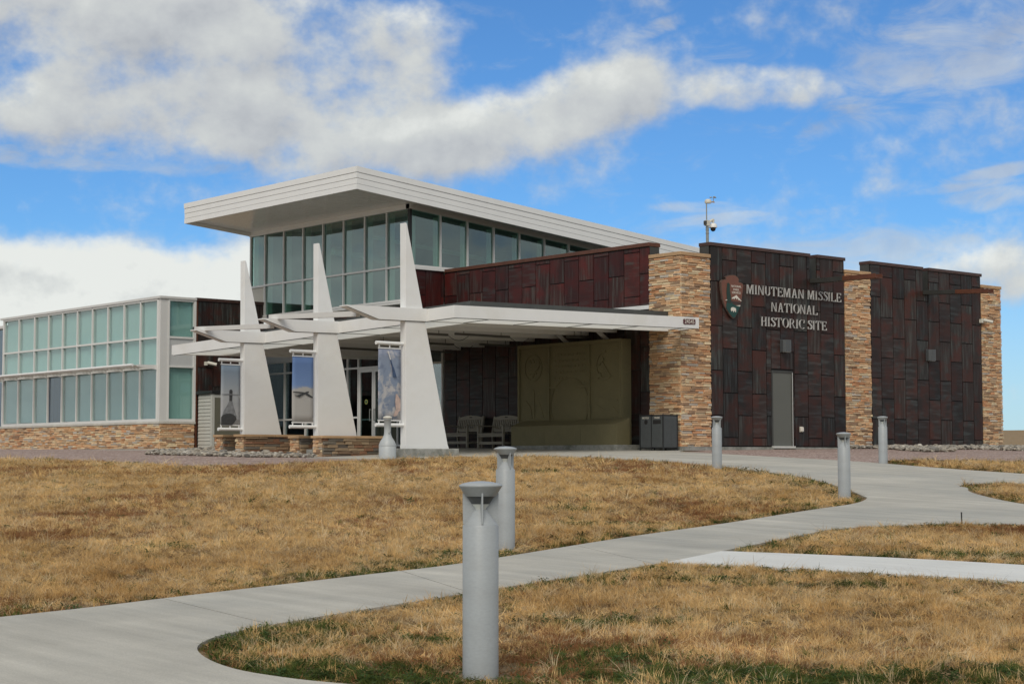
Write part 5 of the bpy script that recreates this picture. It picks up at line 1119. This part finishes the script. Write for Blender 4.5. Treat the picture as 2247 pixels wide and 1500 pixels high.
def clump(seed, nbl, rad, hmin, hmax, wid, lean, curl=.5):
    r = random.Random(seed); V = []; F = []
    for i in range(nbl):
        a = r.uniform(0, 6.283); q = rad * math.sqrt(r.random()); bx, by__ = q * math.cos(a), q * math.sin(a); h = r.uniform(hmin, hmax); d = r.uniform(0, 6.283); ln = abs(r.gauss(0, lean)); w = wid * r.uniform(.7, 1.3)
        dx, dy = math.cos(d), math.sin(d); o = r.uniform(0, 6.283); px, py = math.cos(o) * w / 2, math.sin(o) * w / 2
        pts = []
        for t in (0, .5, 1): e = ln * h * (t + curl * t * t); pts.append((bx + dx * e, by__ + dy * e, h * t * (1 - .25 * min(ln, 1) * t)))
        b = len(V); V += [(pts[0][0] - px, pts[0][1] - py, -.01), (pts[0][0] + px, pts[0][1] + py, -.01), (pts[1][0] + px * .8, pts[1][1] + py * .8, pts[1][2]), (pts[1][0] - px * .8, pts[1][1] - py * .8, pts[1][2]), pts[2]]
        F += [(b, b + 1, b + 2, b + 3), (b + 3, b + 2, b + 4)]
    me = bpy.data.meshes.new('clump'); me.from_pydata(V, [], F); me.update(); return me
def weed(seed):
    r = random.Random(seed); V = []; F = []
    for i in range(26):
        a = r.uniform(0, 6.283); q = r.uniform(.0, .055); z = r.uniform(.01, .05); L = r.uniform(.018, .034); w = L * .55; c, s = math.cos(a), math.sin(a); t = r.uniform(-.2, .6); b = len(V); x0, y0 = q * c, q * s
        V += [(x0, y0, z), (x0 + c * L * .5 - s * w / 2, y0 + s * L * .5 + c * w / 2, z + t * L * .5), (x0 + c * L, y0 + s * L, z + t * L * .7), (x0 + c * L * .5 + s * w / 2, y0 + s * L * .5 - c * w / 2, z + t * L * .5)]; F.append((b, b + 1, b + 2, b + 3))
    me = bpy.data.meshes.new('weed'); me.from_pydata(V, [], F); me.update(); return me
def blade_mat(name, stops):
    m = bpy.data.materials.new(name); m.use_nodes = True; t = NT(m.node_tree); t.n.clear(); oi = t.node('ShaderNodeObjectInfo')
    c = t.ramp(oi.outputs['Random'], stops); v = t.node('ShaderNodeNewGeometry').outputs['Position']
    c = t.mix(1.0, c, t.ramp(t.noise(v, .55, 4, .6), [(.28, (.70, .60, .50)), (.5, (1, 1, 1)), (.72, (1.2, 1.22, 1.26))]), 'MULTIPLY'); c = t.mix(1.0, c, t.ramp(t.noise(v, 3.5, 4, .6), [(.3, (.66, .62, .58)), (.5, (1, 1, 1)), (.7, (1.25, 1.27, 1.3))]), 'MULTIPLY')
    a = t.node('ShaderNodeBsdfDiffuse'); b = t.node('ShaderNodeBsdfTranslucent'); t.l.new(c, a.inputs[0]); t.l.new(c, b.inputs[0]); mx = t.node('ShaderNodeMixShader'); mx.inputs[0].default_value = .3
    t.l.new(a.outputs[0], mx.inputs[1]); t.l.new(b.outputs[0], mx.inputs[2]); o = t.node('ShaderNodeOutputMaterial'); t.l.new(mx.outputs[0], o.inputs[0]); return m
M['straw'] = blade_mat('straw_blades', [(0, (.58, .375, .150)), (.35, (.70, .475, .210)), (.7, (.76, .545, .265)), (1, (.62, .41, .175))])
M['pale'] = blade_mat('pale_straw_blades', [(0, (.62, .48, .28)), (.5, (.70, .56, .35)), (1, (.55, .42, .24))])
M['rusty'] = blade_mat('rusty_blades', [(0, (.30, .145, .065)), (.5, (.37, .20, .095)), (1, (.24, .12, .06))])
M['greenb'] = blade_mat('green_blades', [(0, (.085, .12, .028)), (.5, (.12, .145, .04)), (1, (.065, .095, .026))])
M['dead'] = blade_mat('dead_brown_blades', [(0, (.26, .18, .10)), (.5, (.35, .25, .145)), (1, (.20, .14, .082))])
M['weed'] = blade_mat('weed_leaves', [(0, (.05, .085, .03)), (1, (.08, .115, .045))])
SRC = [(clump(1, 24, .05, .035, .09, .0046, .65), M['straw']), (clump(2, 24, .06, .03, .07, .0046, .9), M['straw']), (clump(3, 20, .05, .05, .13, .0042, .5), M['straw']), (clump(4, 24, .06, .02, .05, .0048, 1.3), M['pale']), (clump(5, 18, .045, .06, .14, .004, .6), M['pale']),
       (clump(6, 24, .05, .03, .08, .0045, .8), M['rusty']), (clump(7, 26, .05, .04, .085, .0045, .6), M['greenb']), (clump(8, 22, .05, .05, .12, .0042, .5), M['greenb']), (weed(9), M['weed']), (clump(10, 26, .06, .015, .05, .005, 1.2), M['dead']), (clump(11, 14, .03, .09, .20, .0034, .35), M['pale'])]
LAWN = U_EDGE + U2_EDGE[1:] + LAWN_L[1:] + [(-50, 34), (-50, -22.6)]
GR2 = [p for p in V_EDGE if p[0] < -22.7] + [(-18, -36), (-21.3, -30), (-21.6, -26.5), (-21.78, -24.79), (-22.07, -23.66), (-22.4, -22.47)]
GR3 = G3_TOP + [(-19.8, -30), (-20.0, -26), (-20.36, -23.87), (-20.66, -22.59)]
GR4 = G4
GR5 = [(-2.8, -8.95), (-1.24, -7.87), (.07, -8.08), (1.47, -9.75), (4, -12.5), (8, -14), (8, -24), (-3.0, -24), (-3.0, -16), (-3.1, -13), (-3.13, -11.09), (-3.05, -10.2)]
GREEN = [(-19.02, -17.41, 0.45), (-19.75, -17.09, 0.35), (-23.62, -22.91, 0.4), (-26.43, -24.5, 0.4), (-28.68, -23.68, 0.5), (-29.19, -24.87, 0.45), (-29.01, -25.14, 0.5), (-28.06, -23.48, 0.3), (-28.93, -25.54, 0.5), (-28.77, -25.82, 0.4), (-27.71, -26.49, 0.5), (-27.54, -26.74, 0.6), (-27.36, -27.03, 0.5), (-27.0, -27.34, 0.4), (-26.59, -27.54, 0.4), (-26.26, -27.61, 0.5), (-27.88, -24.39, 0.3), (-23.06, -24.03, 0.35), (-23.52, -23.64, 0.3), (-25.98, -20.38, 0.35), (-24.81, -20.1, 0.3), (-23.63, -19.44, 0.35), (-20.08, -22.5, 0.35), (-19.61, -23.14, 0.5), (-11.81, -15.22, 0.3), (-14.27, -16.12, 0.4), (-13.65, -15.05, 0.35), (-17.85, -14.96, 0.3), (-29.25, -23.86, 0.2), (-20.66, -20.7, 0.3), (-10.09, -12.85, 0.4), (-8.62, -10.73, 0.4)]   # patches still green
def grass(name, poly, label, edge_open, seed):
    g = np.random.default_rng(seed); Px = []; Py = []; Sc = []
    for (d0, d1, dens, sc) in ((6, 12, 560, .85), (12, 17, 420, .95), (17, 24, 250, 1.15), (24, 34, 120, 1.5), (34, 52, 58, 2.0)):
        lat = d1 * .33 + 2.2; n = int(dens * (d1 - d0) * 2 * lat); dd = g.uniform(d0, d1, n); ll = g.uniform(-lat, lat, n); k = np.abs(ll) < dd * .31 + 2.2; dd, ll = dd[k], ll[k]
        x = CAM.x + FH.x * dd + RH.x * ll; y = CAM.y + FH.y * dd + RH.y * ll; k = inpoly(x, y, poly); Px.append(x[k]); Py.append(y[k]); Sc.append(np.full(k.sum(), sc))
    if not Px or sum(map(len, Px)) == 0: return
    x = np.concatenate(Px); y = np.concatenate(Py); sc = np.concatenate(Sc)
    ed = edgedist(x, y, poly); k = ed > .02 + .03 * sc
    for bb in bols: k &= np.hypot(x - bb[0], y - bb[1]) > .15
    x, y, sc, ed = x[k], y[k], sc[k], ed[k]; k = ed > 0; x, y, sc, ed = x[k], y[k], sc[k], ed[k]
    def vn(f, o):  # smooth random field
        return (np.sin(x * f * 1.3 + o) * np.cos(y * f * 1.1 - o * 2.1) + np.sin((x + y) * f * .63 + o * 3.7) + .7 * np.sin(x * f * 2.3 - y * f * 1.9 + o) + .5 * np.cos(y * f * 3.3 + x * f * .9 + 2 * o)) / 3.2
    n = len(x); thin = vn(2.6, seed + 1.0) + .5 * vn(6.1, seed + 2.0) + g.normal(0, .22, n) > .52; k = ~(thin & (g.random(n) < .92)); x, y, sc, ed = x[k], y[k], sc[k], ed[k]; n = len(x)
    f1 = vn(.5, seed * 1.7) + .5 * vn(1.9, seed + .4); f2 = vn(.9, seed * .9 + 4); f3 = vn(1.5, seed + 9.0)
    idx = g.choice([0, 1, 2, 3, 4, 9, 10], n, p=[.24, .22, .15, .13, .08, .165, .015])
    f4 = vn(3.1, seed + 3.3) + .6 * vn(7.7, seed + 8.1); idx = np.where((f4 + g.normal(0, .25, n) > .55) & (idx != 10), g.choice([9, 9, 1, 3], n), idx)
    rust = f1 + g.normal(0, .30, n) > .50; idx = np.where(rust, 5, idx)
    pe = .82 * np.exp(-ed / .22) * np.clip(.75 + f3, 0, 1) + .025 + .75 * (f2 + g.normal(0, .12, n) > .80); gr_ = g.random(n) < pe
    for (qx, qy, qr) in GREEN: gr_ |= g.random(n) < .62 * np.exp(-(((x - qx) * RH.x + (y - qy) * RH.y) ** 2 / (qr * 1.3) ** 2 + ((x - qx) * FH.x + (y - qy) * FH.y) ** 2 / (qr * .75) ** 2) ** 1.5)
    idx = np.where(gr_, g.choice([6, 6, 7, 8, 8], n), idx)
    hs_ = .58 * g.uniform(.5, 1.35, n) * (1 + .28 * f2 + .35 * vn(4.3, seed + 6.0)) * np.min([np.clip(np.hypot(x - bb[0], y - bb[1]) / .45, .45, 1) for bb in bols], 0) * np.where(g.random(n) < .05, 1.6, 1.0) * np.where(ed < .1, .85, 1); S = np.c_[sc * g.uniform(.8, 1.25, n), sc * g.uniform(.8, 1.25, n), sc ** .55 * hs_]
    return scatter(name, np.c_[x, y, gz(x, y) - .005], np.c_[g.normal(0, .22, n) + .3 * vn(2.0, 1.3), g.normal(0, .22, n) + .3 * vn(2.3, 3.1), g.uniform(0, 6.283, n)], S, idx, [(m_.copy(), mt) for m_, mt in SRC], label, 'grass')
grass('lawn_grass', LAWN, 'wide dry straw-coloured lawn in front of the building', True, 3)
grass('island_grass', GR2, 'dry grass island in the right foreground with green edges', True, 5)
grass('verge_grass', GR3, 'dry grass strip between the forecourt and the pale new path', True, 7)
grass('corner_grass', GR4, 'small dry grass patch at the right edge inside the forecourt', True, 9)
grass('gravel_edge_grass', GR5, 'thin strip of dry grass along the gravel at right', True, 12)
